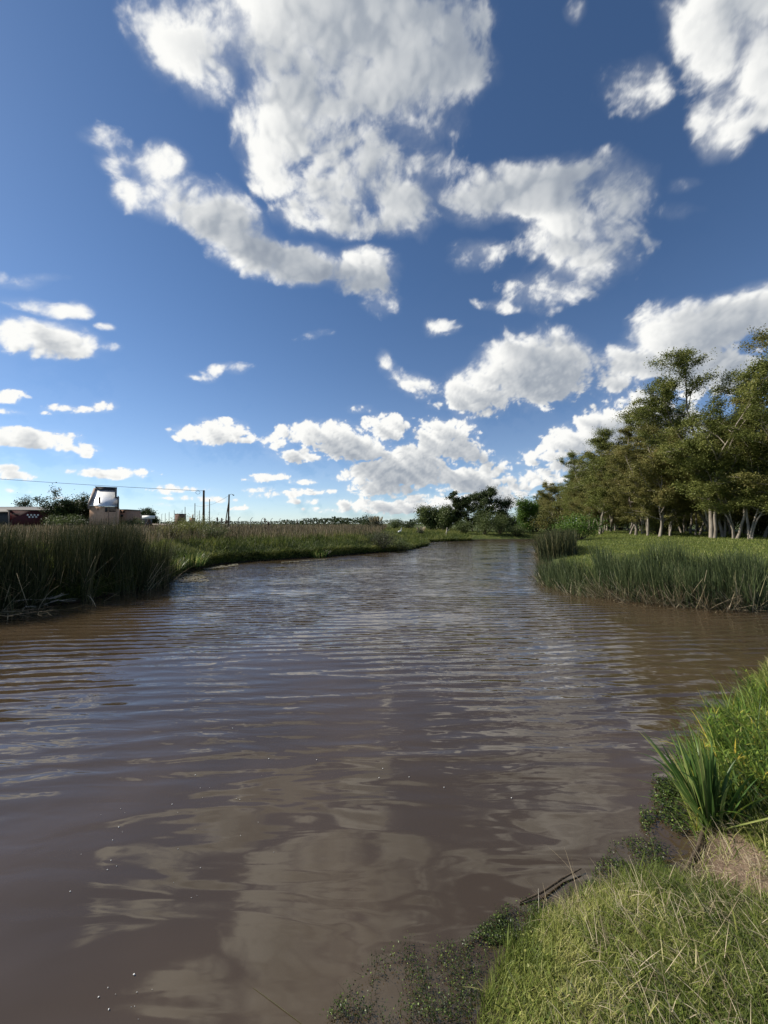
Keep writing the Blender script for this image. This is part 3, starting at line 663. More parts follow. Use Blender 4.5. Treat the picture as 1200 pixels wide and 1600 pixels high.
# ---- sword-leaved iris clump on the near bank
IR = at(1112, 1287, 0.10)
ir = thing("iris_clump", "dark green sword-leaved iris clump fanning up from the near bank beside the bare soil", "iris", (IR[0], IR[1], 0.06))
for k in range(74):
    a = random.uniform(-0.25, math.pi+0.5) if k % 3 else random.uniform(0, 6.28)
    mb = MB(); ln = random.uniform(0.34, 0.64); w = random.uniform(0.011, 0.021); ang = random.gauss(0, 0.36)+0.08
    fa = random.uniform(0, math.pi)
    # folded blade: two halves meeting at the midrib
    pos = Vector((math.cos(a)*random.uniform(0, 0.06), math.sin(a)*random.uniform(0, 0.06), 0)); hd = Vector((-abs(math.sin(ang))*1.0 if ang > -0.1 else abs(math.sin(ang)), random.uniform(-0.25, 0.3)*math.sin(ang)*2, 0))
    cur = random.uniform(0.0, 0.7) if k % 7 else 1.7
    pts = []; S = 9; pitch = abs(ang); hv = Vector((math.cos(a), math.sin(a), 0)); hv = (hv*0.6+Vector((-0.5 if random.random() < 0.7 else 0.4, 0.1, 0))).normalized()
    for i in range(S+1):
        pts.append(pos.copy()); tt = i/S; q = pitch + cur*tt*tt
        pos = pos + (hv*math.sin(q) + Vector((0, 0, math.cos(q))))*(ln/S)
    side = Vector((math.cos(fa), math.sin(fa), 0)); nrm = hv.cross(side)
    V = []; T = []
    tn = random.betavariate(2, 2.5)
    for i, p in enumerate(pts):
        tt = i/S; ww = w*0.5*(0.75+0.5*math.sin(min(1, tt*1.3)*math.pi*0.6))*(1-max(0, (tt-0.55)/0.45)**1.5)
        V += [p-side*ww + hv*ww*0.35, p, p+side*ww + hv*ww*0.35]; T += [tn+0.05, tn-0.12, tn+0.08]
    F = [(3*i+j, 3*i+j+1, 3*i+j+4, 3*i+j+3) for i in range(S) for j in (0, 1)]
    mb.add([tuple(v) for v in V], F, T); mb.build("leaf", M['iris'], ir, smooth=False)

# ---- yellow-green weeds behind and right of the iris
def weed(name, label, x, y, n_stems, hmax, seed, group, tintoff=0.0, mat='herb'):
    rg = np.random.RandomState(seed); z0 = float(height(x, y)); t = thing(name, label, "weed", (x, y, z0), group=group)
    sb = MB(); lb = MB()
    for k in range(n_stems):
        a = rg.uniform(0, 6.28); le = rg.uniform(0.05, 0.5); L_ = hmax*rg.uniform(0.55, 1.0); p = Vector((math.cos(a)*0.05*rg.rand(), math.sin(a)*0.05*rg.rand(), 0)); pts = [p.copy()]
        S = 8; cu = rg.uniform(0, 0.5)
        for i in range(S):
            q = le+cu*i/S; p = p + Vector((math.cos(a)*math.sin(q), math.sin(a)*math.sin(q), math.cos(q)))*(L_/S); pts.append(p.copy())
        sb.tube(pts, [0.0030*(1-0.7*i/S) for i in range(S+1)], 4)
        for i in range(2, S+1):
            for s_ in range(4):
                b = rg.uniform(0, 6.28); ll = rg.uniform(0.06, 0.11)*(1.0 if i < S else 0.7)
                blades(lb, [tuple(pts[i])], ll, rg.uniform(0.006, 0.011), b, rg.uniform(0.4, 1.0), rg.uniform(0.2, 1.0), face=b+math.pi/2, segs=3, taper=0.05, tint=np.clip(rg.beta(2.5, 2.5)+tintoff, 0, 1))
    sb.build("stems", M['stem'], t); lb.build("leaves", M[mat], t); return t
wl = [(1168, 1185, "yellow-green leafy weed right behind the iris leaves"), (1190, 1150, "bright yellow-green weed at the right edge, behind the iris clump"),
      (1150, 1125, "leafy weed at the water's edge above the iris tips"), (1196, 1085, "tall leafy weed at the right edge, farthest along the near bank"),
      (1178, 1225, "weed with yellowing leaves close to the right edge, level with the iris base"), (1140, 1160, "narrow weed just above the middle of the iris clump"),
      ]
for k, (x_, y_, lab) in enumerate(wl):
    g = at(x_, y_+38, 0.12)
    if river_distance(g[0], g[1]) < 0.02: g = (g[0]+0.15, g[1]-0.05)
    weed("leafy_weed", lab, g[0], g[1], 13, 0.38 if k != 3 else 0.5, 40+k, "yellow-green weeds beside the iris", tintoff=0.12 if k in (1, 4, 6) else -0.03)
# arching grass leaves among the weeds
ag = MB()
Q = []
for k in range(1100):
    x_, y_ = random.uniform(1085, 1215), random.uniform(1085, 1290)
    g = at(x_, y_, 0.12)
    if river_distance(g[0], g[1]) > 0.01: Q.append((g[0], g[1], float(height(g[0], g[1]))))
Q = np.array(Q); n = len(Q)
blades(ag, Q, RNG.uniform(0.12, 0.46, n), RNG.uniform(0.004, 0.013, n), RNG.normal(2.6, 1.3, n), RNG.uniform(0.1, 0.6, n), RNG.uniform(0.2, 1.6, n), segs=6, tint=RNG.beta(3, 2.4, n))
tag(ag.build("arching_grass", M['herb']), kind="stuff")
ag = MB(); Q = Q[::2]; n = len(Q)
blades(ag, Q+[0.02, 0.01, 0], RNG.uniform(0.18, 0.44, n), RNG.uniform(0.007, 0.014, n), RNG.normal(2.7, 1.0, n), RNG.uniform(0.05, 0.5, n), RNG.uniform(0.2, 1.9, n), segs=7, tint=RNG.beta(2.4, 2.2, n))
tag(ag.build("strap_leaf_grass", M['iris']), kind="stuff")

# ---- weeds floating along the near bank
ww = MB(); ws = MB()
def weed_area(poly, n, zmax=0.03, size=(0.006, 0.014), stemp=0.25):
    xs_ = [p[0] for p in poly]; ys_ = [p[1] for p in poly]; pts = []
    while len(pts) < n:
        x = random.uniform(min(xs_), max(xs_)); y = random.uniform(min(ys_), max(ys_)); c = False
        for i in range(len(poly)):
            a = poly[i]; b = poly[(i+1) % len(poly)]
            if (a[1] > y) != (b[1] > y) and x < (b[0]-a[0])*(y-a[1])/(b[1]-a[1])+a[0]: c = not c
        if not c: continue
        g = at(x, y)
        if GN(np.array([g[0]*7.0]), np.array([g[1]*7.0]), np.array([0.5]))[0] + random.uniform(-0.15, 0.25) < 0.05: continue
        pts.append((g[0], g[1], random.uniform(0.003, zmax)))
    P_ = np.array(pts); k = len(P_)
    leaves(ww, P_, RNG.uniform(*size, k), 0.6, aspect=0.7, tint=RNG.beta(1.6, 2.2, k))
    leaves(ww, P_ + RNG.normal(0, 0.006, (k, 3))*[1, 1, 0.4], RNG.uniform(*size, k)*0.8, 0.5, aspect=0.7, tint=RNG.beta(1.2, 2.6, k))
    sel = P_[RNG.uniform(0, 1, k) < stemp]
    if len(sel): blades(ww, sel*[1, 1, 0]-[0, 0, 0.005], RNG.uniform(0.02, 0.07, len(sel)), 0.0018, RNG.uniform(0, 6.28, len(sel)), RNG.uniform(0, 1.4, len(sel)), RNG.uniform(-0.3, 0.8, len(sel)), segs=2, tint=RNG.uniform(0, 0.35, len(sel)))
weed_area([(500, 1600), (560, 1520), (640, 1470), (720, 1480), (770, 1470), (745, 1560), (735, 1600)], 1500, 0.05, (0.004, 0.010), 0.5)
weed_area([(720, 1480), (800, 1410), (860, 1390), (900, 1385), (890, 1410), (800, 1475)], 1300, 0.03, (0.005, 0.011), 0.3)
weed_area([(900, 1410), (955, 1320), (1010, 1300), (1075, 1340), (1040, 1375), (960, 1385)], 1300, 0.03, (0.006, 0.013), 0.25)
weed_area([(1000, 1300), (1000, 1250), (1050, 1220), (1085, 1245), (1090, 1290), (1060, 1310)], 1300, 0.05, (0.008, 0.018), 0.3)
weed_area([(1010, 1215), (1060, 1180), (1080, 1230), (1040, 1250)], 350, 0.05, (0.010, 0.022), 0.3)
tag(ww.build("water_weed", M['waterweed']), kind="stuff")

# ---- sticks at the near bank
def stick(name, label, pts, rads, mat, cat="stick"):
    c = Vector(pts[0]); mb = MB(); mb.tube([Vector(p)-c for p in pts], rads, 7)
    o = mb.build(name, mat, smooth=True); o.location = c; return tag(o, label, cat)
def wp(x, y, z): g = at(x, y, z); return (g[0], g[1], z)
t = stick("stick", "dark thin branch lying on the water near the grassy bank", [wp(812, 1410, 0.006), wp(845, 1395, 0.02), wp(880, 1372, 0.015), wp(908, 1357, 0.02)], [0.004, 0.006, 0.006, 0.003], M['wetwood'])
b0 = at(843, 1432, 0.02)
t = stick("reed_stalk", "single dry stalk standing upright in the water beside the dark branch", [(b0[0], b0[1], -0.03), (b0[0]-0.002, b0[1], 0.07), (b0[0]-0.004, b0[1], 0.155)], [0.0028, 0.0025, 0.0015], M['driftwood'])
t = stick("root", "dark curved root running down the cut bank beside the bare soil", [wp(1104, 1288, 0.07), wp(1096, 1308, 0.05), wp(1090, 1328, 0.055), wp(1078, 1350, 0.04), wp(1066, 1366, 0.05), wp(1052, 1392, 0.09)], [0.012, 0.014, 0.010, 0.013, 0.009, 0.004], M['wetwood'], "root")
t = stick("twig", "pale thin twig under the surface at the bottom edge of the photo", [wp(395, 1543, 0.001), wp(430, 1568, 0.003), wp(480, 1606, 0.001)], [0.0006, 0.0011, 0.0008], M['stem'])
fl = MB(); pts = []
for k in range(44):
    if k % 4 == 0: fx_, fy_ = random.uniform(8, 400), random.uniform(1245, 1590)
    x, y = fx_ + random.gauss(0, 22), fy_ + random.gauss(0, 30)
    g = at(x, y); s = 0.0009+random.expovariate(1/0.0011); a = random.uniform(0, 3)
    fl.tube([(g[0]-s*math.cos(a), g[1]-s*math.sin(a), 0.002), (g[0], g[1], 0.004), (g[0]+s*math.cos(a), g[1]+s*math.sin(a), 0.002)], [s*0.3, s*0.8, s*0.3], 5)
for k in range(14):
    g = at(random.uniform(250, 900), random.uniform(1020, 1250)); s = 0.004
    fl.tube([(g[0]-s, g[1], 0.002), (g[0], g[1], 0.005), (g[0]+s, g[1], 0.002)], [s*0.3, s*0.8, s*0.3], 5)
tag(fl.build("floating_fluff", M['fluff']), kind="stuff")

# ------------------------------------------------------------------ trees and bushes
M['pale_bark'] = surface("pale_mottled_bark", (0.10, 0.085, 0.065), (0.36, 0.31, 0.25), 2.2, 0.8, bump=0.02, stretch=(1, 1, 0.35))
M['dark_bark'] = surface("dark_bark", (0.035, 0.028, 0.020), (0.10, 0.08, 0.06), 4.0, 0.9, bump=0.02, stretch=(1, 1, 0.3))
M['grove'] = foliage("grove_leaves", [(0.0, (0.028, 0.040, 0.010)), (0.45, (0.125, 0.145, 0.034)), (0.8, (0.22, 0.235, 0.065)), (1.0, (0.28, 0.25, 0.09))], 0.33, 0.55, 0.35, 0.16)
M['grove2'] = foliage("grove_leaves_brownish", [(0.0, (0.036, 0.040, 0.012)), (0.45, (0.14, 0.14, 0.038)), (0.8, (0.23, 0.215, 0.07)), (1.0, (0.30, 0.23, 0.09))], 0.33, 0.55, 0.35, 0.16)
M['dark_leaf'] = foliage("dark_poplar_leaves", [(0.0, (0.016, 0.026, 0.010)), (0.5, (0.042, 0.062, 0.020)), (1.0, (0.10, 0.125, 0.042))], 0.25, 0.5, 0.6, 0.15)
M['willow'] = foliage("willow_leaves", [(0.0, (0.028, 0.042, 0.015)), (0.5, (0.080, 0.108, 0.034)), (1.0, (0.17, 0.20, 0.07))], 0.3, 0.5, 0.6, 0.18)
M['bright_leaf'] = foliage("bright_green_leaves", [(0.0, (0.025, 0.055, 0.010)), (0.5, (0.075, 0.14, 0.020)), (1.0, (0.16, 0.24, 0.05))], 0.35, 0.5, 0.6, 0.15)
M['grey_leaf'] = foliage("grey_green_leaves", [(0.0, (0.030, 0.034, 0.020)), (0.5, (0.068, 0.075, 0.042)), (1.0, (0.14, 0.14, 0.085))], 0.25, 0.6, 0.8, 0.15)
M['plume'] = foliage("cream_plumes", [(0.0, (0.30, 0.25, 0.15)), (1.0, (0.62, 0.56, 0.40))], 0.4, 0.7, 1, 0.1)

def grow(seed, H, trunk_h, r0, spread, levels=4, lean=(0, 0), leaf=0.16, clumps=26, flat=0.6, rise=0.6, low=0.25, forks=(2, 3), clump_r=0.55):
    """limbs as tubes, leaves in flattened clumps along the outer branches"""
    rg = np.random.RandomState(seed); limbs = MB(); lf = MB(); tips = []
    def branch(p, d, L, r, lv):
        n = 5 if lv < 3 else 3; pts = [p.copy()]; rad = [r]
        for i in range(n):
            d = (d + Vector(rg.normal(0, 0.16, 3)) + Vector((0, 0, 0.10*rise))).normalized()
            p = p + d*(L/n); pts.append(p.copy()); rad.append(r*(1-0.38*(i+1)/n))
            if lv >= 2 and p.z > H*0.16: tips.append((p.copy(), lv))
        limbs.tube(pts, rad, 8 if lv == 0 else (5 if lv < 3 else 3), cap=lv == 0)
        if lv >= levels: return
        k = rg.randint(forks[0], forks[1]+1) + (1 if lv == 0 else 0)
        a0 = rg.uniform(0, 6.28)
        for j in range(k):
            a = a0 + j*6.28/k + rg.uniform(-0.5, 0.5); out = Vector((math.cos(a), math.sin(a), 0))
            ti = rg.uniform(0.35, 0.95)*spread
            nd = (d*math.cos(ti) + out*math.sin(ti) + Vector((0, 0, 0.15))).normalized()
            q = pts[-1] if j < 2 else pts[rg.randint(2, n+1)]
            branch(q.copy(), nd, L*rg.uniform(0.62, 0.9)*(1.0 if lv else (H-trunk_h)/trunk_h*0.42), rad[-1]*rg.uniform(0.6, 0.8), lv+1)
        if lv == 0 or (lv == 1 and rg.rand() < 0.6):        # side limbs
            for j in range(2):
                a = rg.uniform(0, 6.28); q = pts[rg.randint(2, n)]
                branch(q.copy(), Vector((math.cos(a), math.sin(a), rg.uniform(0.0, 0.5))).normalized(), L*0.55, r*0.35, max(2, lv+1))
    base = Vector((0, 0, -0.15)); d0 = Vector((lean[0], lean[1], 1)).normalized()
    limbs.tube([(0, 0, -0.2), (0, 0, 0.12), (0.0, 0, 0.5)], [r0*1.35, r0*1.18, r0*1.0], 9)
    branch(base, d0, trunk_h, r0*1.05, 0)
    zmax = max(t[0].z for t in tips); s = H/zmax
    P = []; T = []
    for p, lv in tips:
        k = int(clumps*(1.0 if lv >= 3 else 0.5)*3.0*rg.uniform(0.0, 1.0)**2.2); cr = clump_r*rg.uniform(0.5, 1.3); tn = rg.beta(1.6, 1.6)
        q = rg.normal(0, 1, (k, 3))*[cr, cr, cr*(1-flat*0.75)] + np.array(p)*1.0
        P.append(q); T.append(np.clip(tn*0.6 + rg.uniform(0, 0.4, k), 0, 1))
    P = np.concatenate(P); T = np.concatenate(T); ok = P[:, 2] > H*0.08/s
    P, T = P[ok], T[ok]
    leaves(lf, P, leaf*rg.uniform(0.6, 1.3, len(P)), flat*0.55, T, 0.62, rg)
    for mbx in (limbs, lf):
        for v in mbx.v: v *= s
    return limbs, lf
def slender(seed, H, stems=2, r0=0.17, lean=(0, 0), width=0.2, leaf=0.11, pad=0.55, per_pad=150, first=0.2, droop=0.0):
    """tall narrow tree: wandering leaders, ascending side limbs, leaves in separate tilted pads"""
    rg = np.random.RandomState(seed); limbs = MB(); lf = MB(); pads = []
    for s in range(stems):
        a = rg.uniform(0, 6.28) + s*6.28/stems; d = Vector((lean[0]+0.10*math.cos(a)*(s > 0), lean[1]+0.10*math.sin(a)*(s > 0), 1)).normalized()
        Hs = H*(1.0 if s == 0 else rg.uniform(0.66, 0.9)); n = 14; p = Vector((0.10*math.cos(a)*s, 0.10*math.sin(a)*s, -0.2)); pts = [p.copy()]; rr_ = r0*(1.0 if s == 0 else 0.72)
        rad = [rr_*1.25]
        for i in range(n):
            d = (d + Vector(rg.normal(0, 0.10, 3)) + Vector((0, 0, 0.07))).normalized(); p = p + d*((Hs+0.2)/n); pts.append(p.copy()); rad.append(rr_*(1-0.88*((i+1)/n)**0.9))
        limbs.tube(pts, rad, 8)
        nl = int(21*(Hs/H))
        for j in range(nl):
            q = first + (1-first)*(j+rg.rand())/nl; f = q*n; i = min(n-1, int(f)); b = pts[i].lerp(pts[i+1], f-i)
            az = rg.uniform(0, 6.28); env = math.sin(min(1.0, (q-first)/(1-first)*0.9+0.12)*math.pi)**0.6
            L_ = H*width*env*rg.uniform(0.45, 1.25); el = rg.uniform(0.15, 0.95)-droop*(1-q); dd = Vector((math.cos(az)*math.cos(el), math.sin(az)*math.cos(el), math.sin(el)))
            m = 5; lp = [b.copy()]; x = b.copy()
            for k in range(m):
                dd = (dd + Vector(rg.normal(0, 0.17, 3)) + Vector((0, 0, 0.05))).normalized(); x = x + dd*(L_/m); lp.append(x.copy())
                if k >= 1:
                    for t_ in range(2 if k < m-1 else 3):
                        sd_ = Vector(rg.normal(0, 1, 3)); sd_.z = abs(sd_.z)*0.4; sd_ = (sd_.normalized()+dd*0.6).normalized(); y = x + sd_*rg.uniform(0.35, 0.9)*pad*1.3
                        limbs.tube([x, x.lerp(y, 0.5)+Vector((0, 0, 0.03)), y], [0.016, 0.011, 0.005], 3, cap=False); pads.append((y, dd, q))
            limbs.tube(lp, [rad[i]*0.45*(1-0.8*k/m)+0.008 for k in range(m+1)], 5, cap=False)
    P = []; T = []
    for y, dd, q in pads:
        k = int(per_pad*rg.uniform(0.0, 1.0)**1.3*1.6); tn = rg.beta(1.5, 1.5); sz = pad*rg.uniform(0.45, 1.15)
        u = Vector((dd.x, dd.y, dd.z*0.5)).normalized(); v = u.cross(Vector((0, 0, 1))).normalized(); w = u.cross(v)
        g = rg.normal(0, 1, (k, 3))*[sz*0.62, sz*0.50, sz*0.31]
        P.append(g[:, :1]*np.array(u) + g[:, 1:2]*np.array(v) + g[:, 2:]*np.array(w) + np.array(y)); T.append(np.clip(0.12+tn*0.5+rg.uniform(0, 0.38, k), 0, 1))
    P = np.concatenate(P); T = np.concatenate(T); ok = P[:, 2] > 1.0; P, T = P[ok], T[ok]
    leaves(lf, P, leaf*rg.uniform(0.6, 1.35, len(P)), 0.3, T, 0.6, rg)
    return limbs, lf
def tree(name, label, cat, x, y, H, seed, bark, leafmat, group=None, rotz=0.0, scale=1.0, z=None, **kw):
    z = float(height(np.array([x]), np.array([y]))[0])-0.05 if z is None else z
    t = thing(name, label, cat, (x, y, z), rotz, group)
    limbs, lf = slender(seed, H, **kw) if 'stems' in kw else grow(seed, H, kw.pop('trunk_h', H*0.28), kw.pop('r0', H*0.017), kw.pop('spread', 0.8), **kw)
    limbs.build("trunk", M[bark], t, smooth=True); lf.build("crown", M[leafmat], t)
    t.scale = (scale,)*3
    return t
def copy_tree(src, x, y, rotz, scale, label, group, wide=1.0):
    r = src.copy(); COL.objects.link(r); r.location = (x, y, float(height(np.array([x]), np.array([y]))[0])-0.05)
    r.rotation_euler = (0, 0, rotz); r.scale = (scale*wide, scale*wide, scale); r["label"] = label; r["group"] = group
    for ch in list(src.children):
        c = ch.copy(); COL.objects.link(c); c.parent = r
    return r
# the grove on the right bank: front row from the right edge of the photograph into the distance
GROUP = "pale-trunked trees of the grove on the right bank"
protos = []
front = [ # x, y, height, turn, label
 (28.6, 27.6, 14.6, 0.3, "tall pale tree at the right edge of the photo, crown running out of the frame"),
 (26.4, 31.0, 15.6, 1.9, "tallest pale tree of the grove, with airy open top against the clouds"),
 (24.9, 34.8, 10.8, 3.3, "lower leafy tree just left of the tallest pale tree of the grove"),
 (28.6, 33.4, 14.2, 5.1, "thin straight white trunk right beside the tallest pale tree"),
 (26.2, 40.0, 11.2, 0.9, "tree with two pale stems, second gap left of the tallest tree"),
 (25.6, 45.5, 12.2, 2.4, "tree with dark spreading top leaning left over the middle of the grove"),
 (29.4, 52.0, 12.0, 4.0, "feathery tree in the middle of the grove, its top sticking out leftwards"),
 (32.2, 60.0, 12.2, 5.6, "tree beyond the middle of the grove where the row starts sloping down"),
 (36.0, 70.0, 12.4, 1.2, "grey-brown tree in the far half of the grove row"),
 (40.0, 82.0, 12.4, 2.8, "round brownish tree in the far half of the grove row, lower than its right neighbour"),
 (44.5, 98.0, 12.2, 4.4, "small-looking tree near the far end of the grove row"),
 (50.0, 116.0, 11.8, 0.1, "last but one tree at the far end of the grove row"),
 (56.0, 138.0, 11.4, 1.7, "last tree at the far left end of the grove row"),
]
specs = [dict(seed=21, stems=2, r0=0.165, lean=(-0.05, -0.03), width=0.27, per_pad=215, pad=0.62), dict(seed=34, stems=3, r0=0.165, lean=(0.0, 0.0), width=0.245, per_pad=225, pad=0.68),
         dict(seed=45, stems=2, r0=0.14, lean=(-0.04, 0), width=0.30, per_pad=230, pad=0.58, first=0.16), dict(seed=58, stems=1, r0=0.13, lean=(0.02, 0.02), width=0.27, per_pad=200, pad=0.58, first=0.24),
         dict(seed=66, stems=2, r0=0.14, lean=(-0.02, 0.02), width=0.31, per_pad=190, pad=0.50, first=0.2, droop=0.5), dict(seed=79, stems=3, r0=0.13, lean=(-0.08, 0.0), width=0.25, per_pad=200, pad=0.66, first=0.3)]
for k, (x, y, H, rz, lab) in enumerate(front[:6]):
    protos.append(tree("grove_tree", lab, "tree", x, y, H, bark='pale_bark', leafmat='grove' if k % 2 else 'grove2', group=GROUP, rotz=rz, leaf=0.115, **specs[k]))
PH = [f[2] for f in front[:6]]
for k, (x, y, H, rz, lab) in enumerate(front[6:]):
    j = [3, 4, 0, 5, 2, 4, 1][k]
    copy_tree(protos[j], x, y, rz, H/PH[j], lab, GROUP, 0.95)
back_label = "tree standing back in the grove, behind the front row of pale trunks"
rb = random.Random(8)
for row in range(1, 5):
    yy = 25.0
    while yy < 105:
        x = 26.5 + row*4.6 + max(0, yy-45)*0.32 + rb.uniform(-1.5, 1.5); y = yy + rb.uniform(-1.2, 1.2) - row*0.6
        j = rb.randrange(6); H = rb.uniform(9.6, 13.2)*(1.0 if row < 3 else 0.92)*(1.12 if yy < 44 else 1.0)
        copy_tree(protos[j], x, y, rb.uniform(0, 6.28), H/PH[j], back_label, GROUP, 1.1)
        yy += rb.uniform(3.5, 4.9)*(1+max(0, yy-45)/70)
for k, (x, y, H) in enumerate([(38.5, 71, 11.6), (41.5, 78, 11.8), (43.5, 87, 11.6), (47.0, 100, 11.6), (46.5, 107, 11.0), (52.0, 124, 11.2), (56.5, 128, 11.5), (60.0, 148, 11.0), (66.0, 165, 11.0)]):
    copy_tree(protos[(3, 1, 5, 2, 4, 0, 3, 5, 1)[k]], x, y, k*1.3, H/PH[(3, 1, 5, 2, 4, 0, 3, 5, 1)[k]], back_label, GROUP, 1.35)
# extra pale stems along the front edge
for k, (px_, d_, H, lab) in enumerate([(1150, 30, 9.6, "slanting pale tree between the tallest pale tree and the right edge"), (1087, 37, 8.6, "small tree with a leaning white stem just left of the tallest trunk"),
                                      (1048, 36, 8.0, "small tree on the front edge with a dark leaning stem"), (1012, 37.5, 9.0, "small tree with a curved white stem at the front edge of the grove"), (984, 42, 9.2, "small straight-stemmed tree just left of the curved white stem"), (1172, 29, 9.0, "bent pale tree arching near the right edge in front of dark scrub"), (1130, 33, 9.5, "slim tree directly behind the thin straight white trunk"), (916, 58, 9.0, "small tree behind the green bush at the front of the grove"), (942, 50, 8.6, "small pale-stemmed tree on the front edge near the far reed clump")]):
    x, _ = up(px_, 840, d_); j = [5, 3, 4, 0, 3, 5, 2, 3, 4][k]
    copy_tree(protos[j], x, d_, 0.7+k*1.7, H/PH[j], lab, GROUP, 1.1)

def bush(name, label, cat, x, y, w, h, seed, leafmat, n=2600, leaf=0.10, group=None, dome=0.5, stems=True, zoff=0.0, columns=False):
    """leafy bush: lobes of small leaves on spreading stems"""
    rg = np.random.RandomState(seed); z = float(height(np.array([x]), np.array([y]))[0])-0.03+zoff
    t = thing(name, label, cat, (x, y, z), group=group); lf = MB(); sb = MB(); P = []; T = []
    k = 26 if not columns else 14
    for i in range(k):
        a = rg.uniform(0, 6.28); rr2 = w*0.5*math.sqrt(rg.uniform(0, 1))*0.8; hh = h*(1-(rr2/(w*0.5))**2*0.55)*rg.uniform(0.55, 1.0)
        top = np.array([math.cos(a)*rr2, math.sin(a)*rr2, hh*0.9])
        mid = top*[0.55, 0.55, 0.5] + rg.normal(0, 0.03*w, 3)
        sb.tube([(0.12*top[0], 0.12*top[1], 0), tuple(mid), tuple(top)], [0.02*h**0.5, 0.014*h**0.5, 0.005], 4, cap=False)
        m = int(n/k); tn = rg.beta(2.5, 2.5)
        for (c, sc, q) in ((top, 1.0, 0.55), (mid+[0, 0, 0.1*h], 1.1, 0.45)):
            mm = int(m*q); s3 = np.array([w*0.085, w*0.085, h*(0.10 if not columns else 0.2)])*sc*rg.uniform(0.7, 1.3)
            P.append(rg.normal(0, 1, (mm, 3))*s3 + c); T.append(np.clip(tn*0.6+rg.uniform(0, 0.4, mm), 0, 1))
    P = np.concatenate(P); T = np.concatenate(T); ok = P[:, 2] > 0.02; P, T = P[ok], T[ok]
    leaves(lf, P, leaf*rg.uniform(0.6, 1.3, len(P)), 0.25, T, 0.55, rg)
    if stems: sb.build("stems", M['dark_bark'], t)
    lf.build("foliage", M[leafmat], t); return t
def far(px_, d): return up(px_, 818, d)[0]
# bushes at the foot of the grove
sc0 = bush("scrub", "dark scrub growing under the grove behind the pale trunks", "bush", 37, 30, 5.5, 3.6, 64, 'grove', 5200, 0.19, "scrub under the grove")
sc1 = bush("scrub", "dark scrub growing under the grove behind the pale trunks", "bush", 37, 38, 6.0, 4.4, 65, 'grove2', 5600, 0.2, "scrub under the grove")
for k in range(26):
    xx = 34 + rb.uniform(0, 16) + (k//2)*0.5; yy = 22 + k*2.6
    copy_tree((sc0, sc1)[k % 2], xx + max(0, yy-60)*0.15, yy, rb.uniform(0, 6.28), rb.uniform(0.8, 1.25), "dark scrub growing under the grove behind the pale trunks", "scrub under the grove")
bush("bush", "green bush in front of the grove trunks, behind the far reed clump", "bush", far(903, 34), 34, 5.0, 2.4, 61, 'bright_leaf', 5200, 0.13)
bush("bush", "brownish scrub at the far end of the grove, above the far reed clump", "bush", far(862, 50), 50, 5.5, 3.4, 62, 'grove2', 4200, 0.17)
bush("bush", "low leafy scrub under the grove right of the leaning dark stem", "bush", far(1030, 41), 41, 4.5, 2.2, 63, 'grove', 3200, 0.14)
# the group of trees at the bend
G2 = "trees and bushes at the river bend"
tree("poplar", "dark forked poplar, left one of the two dark trees at the river bend", "tree", far(716, 58), 58, 5.9, 71, 'dark_bark', 'dark_leaf', G2, stems=3, r0=0.10, width=0.20, leaf=0.17, pad=0.42, per_pad=50, first=0.1)
tree("poplar", "slim dark poplar between the forked poplar and the tallest dark tree at the bend", "tree", far(738, 60), 60, 5.3, 72, 'dark_bark', 'dark_leaf', G2, stems=1, r0=0.10, width=0.19, leaf=0.17, pad=0.42, per_pad=55, first=0.1)
tree("poplar", "tallest dark tree at the river bend, broad with a pointed top", "tree", far(757, 57), 57, 6.5, 73, 'dark_bark', 'dark_leaf', G2, stems=3, r0=0.12, width=0.27, leaf=0.18, pad=0.52, per_pad=62, first=0.1)
tree("poplar", "dark low tree right of the tallest dark tree, foliage arching over a gap", "tree", far(782, 58), 58, 4.8, 74, 'dark_bark', 'dark_leaf', G2, trunk_h=1.2, r0=0.13, spread=0.8, rise=0.9, leaf=0.17, clumps=30, flat=0.2, clump_r=0.34)
tree("tree", "bright green round tree right of the dark trees at the bend", "tree", far(818, 52), 52, 4.5, 75, 'dark_bark', 'bright_leaf', G2, trunk_h=0.9, r0=0.13, spread=0.7, rise=1.0, leaf=0.16, clumps=48, flat=0.1, clump_r=0.36)
tree("willow", "grey-green willow at the left end of the trees at the bend", "tree", far(673, 60), 60, 3.7, 76, 'dark_bark', 'willow', G2, trunk_h=0.7, r0=0.1, spread=0.85, rise=0.8, leaf=0.16, clumps=36, flat=0.1, clump_r=0.34)
tree("willow", "rounder dark willow just left of the forked poplar", "tree", far(693, 58), 58, 3.5, 77, 'dark_bark', 'willow', G2, trunk_h=0.6, r0=0.1, spread=0.85, rise=0.8, leaf=0.16, clumps=40, flat=0.1, clump_r=0.34)
bush("bush", "light green bush with upright shoots in front of the tallest dark tree at the bend", "bush", far(757, 50), 50, 4.2, 3.2, 81, 'willow', 4600, 0.15, G2, columns=True)
bush("bush", "light green bush right of the upright shoots, beneath the arching dark tree", "bush", far(781, 51), 51, 3.6, 2.6, 82, 'willow', 3800, 0.15, G2, columns=True)
bush("bush", "dark bush low on the shore left of the upright shoots", "bush", far(727, 51), 51, 3.0, 2.0, 83, 'willow', 2800, 0.14, G2)
bush("bush", "low green bush on the far shore below the bright green tree", "bush", far(806, 49), 49, 3.0, 1.5, 84, 'willow', 2200, 0.14, G2)
bush("bush", "green bush filling the gap between the bright tree and the far end of the grove", "bush", far(836, 56), 56, 4.6, 3.0, 85, 'willow', 4200, 0.16, G2)
bush("bush", "dark bush behind the bright green tree at the bend", "bush", far(797, 64), 64, 5.0, 2.9, 86, 'dark_leaf', 4200, 0.18, G2)
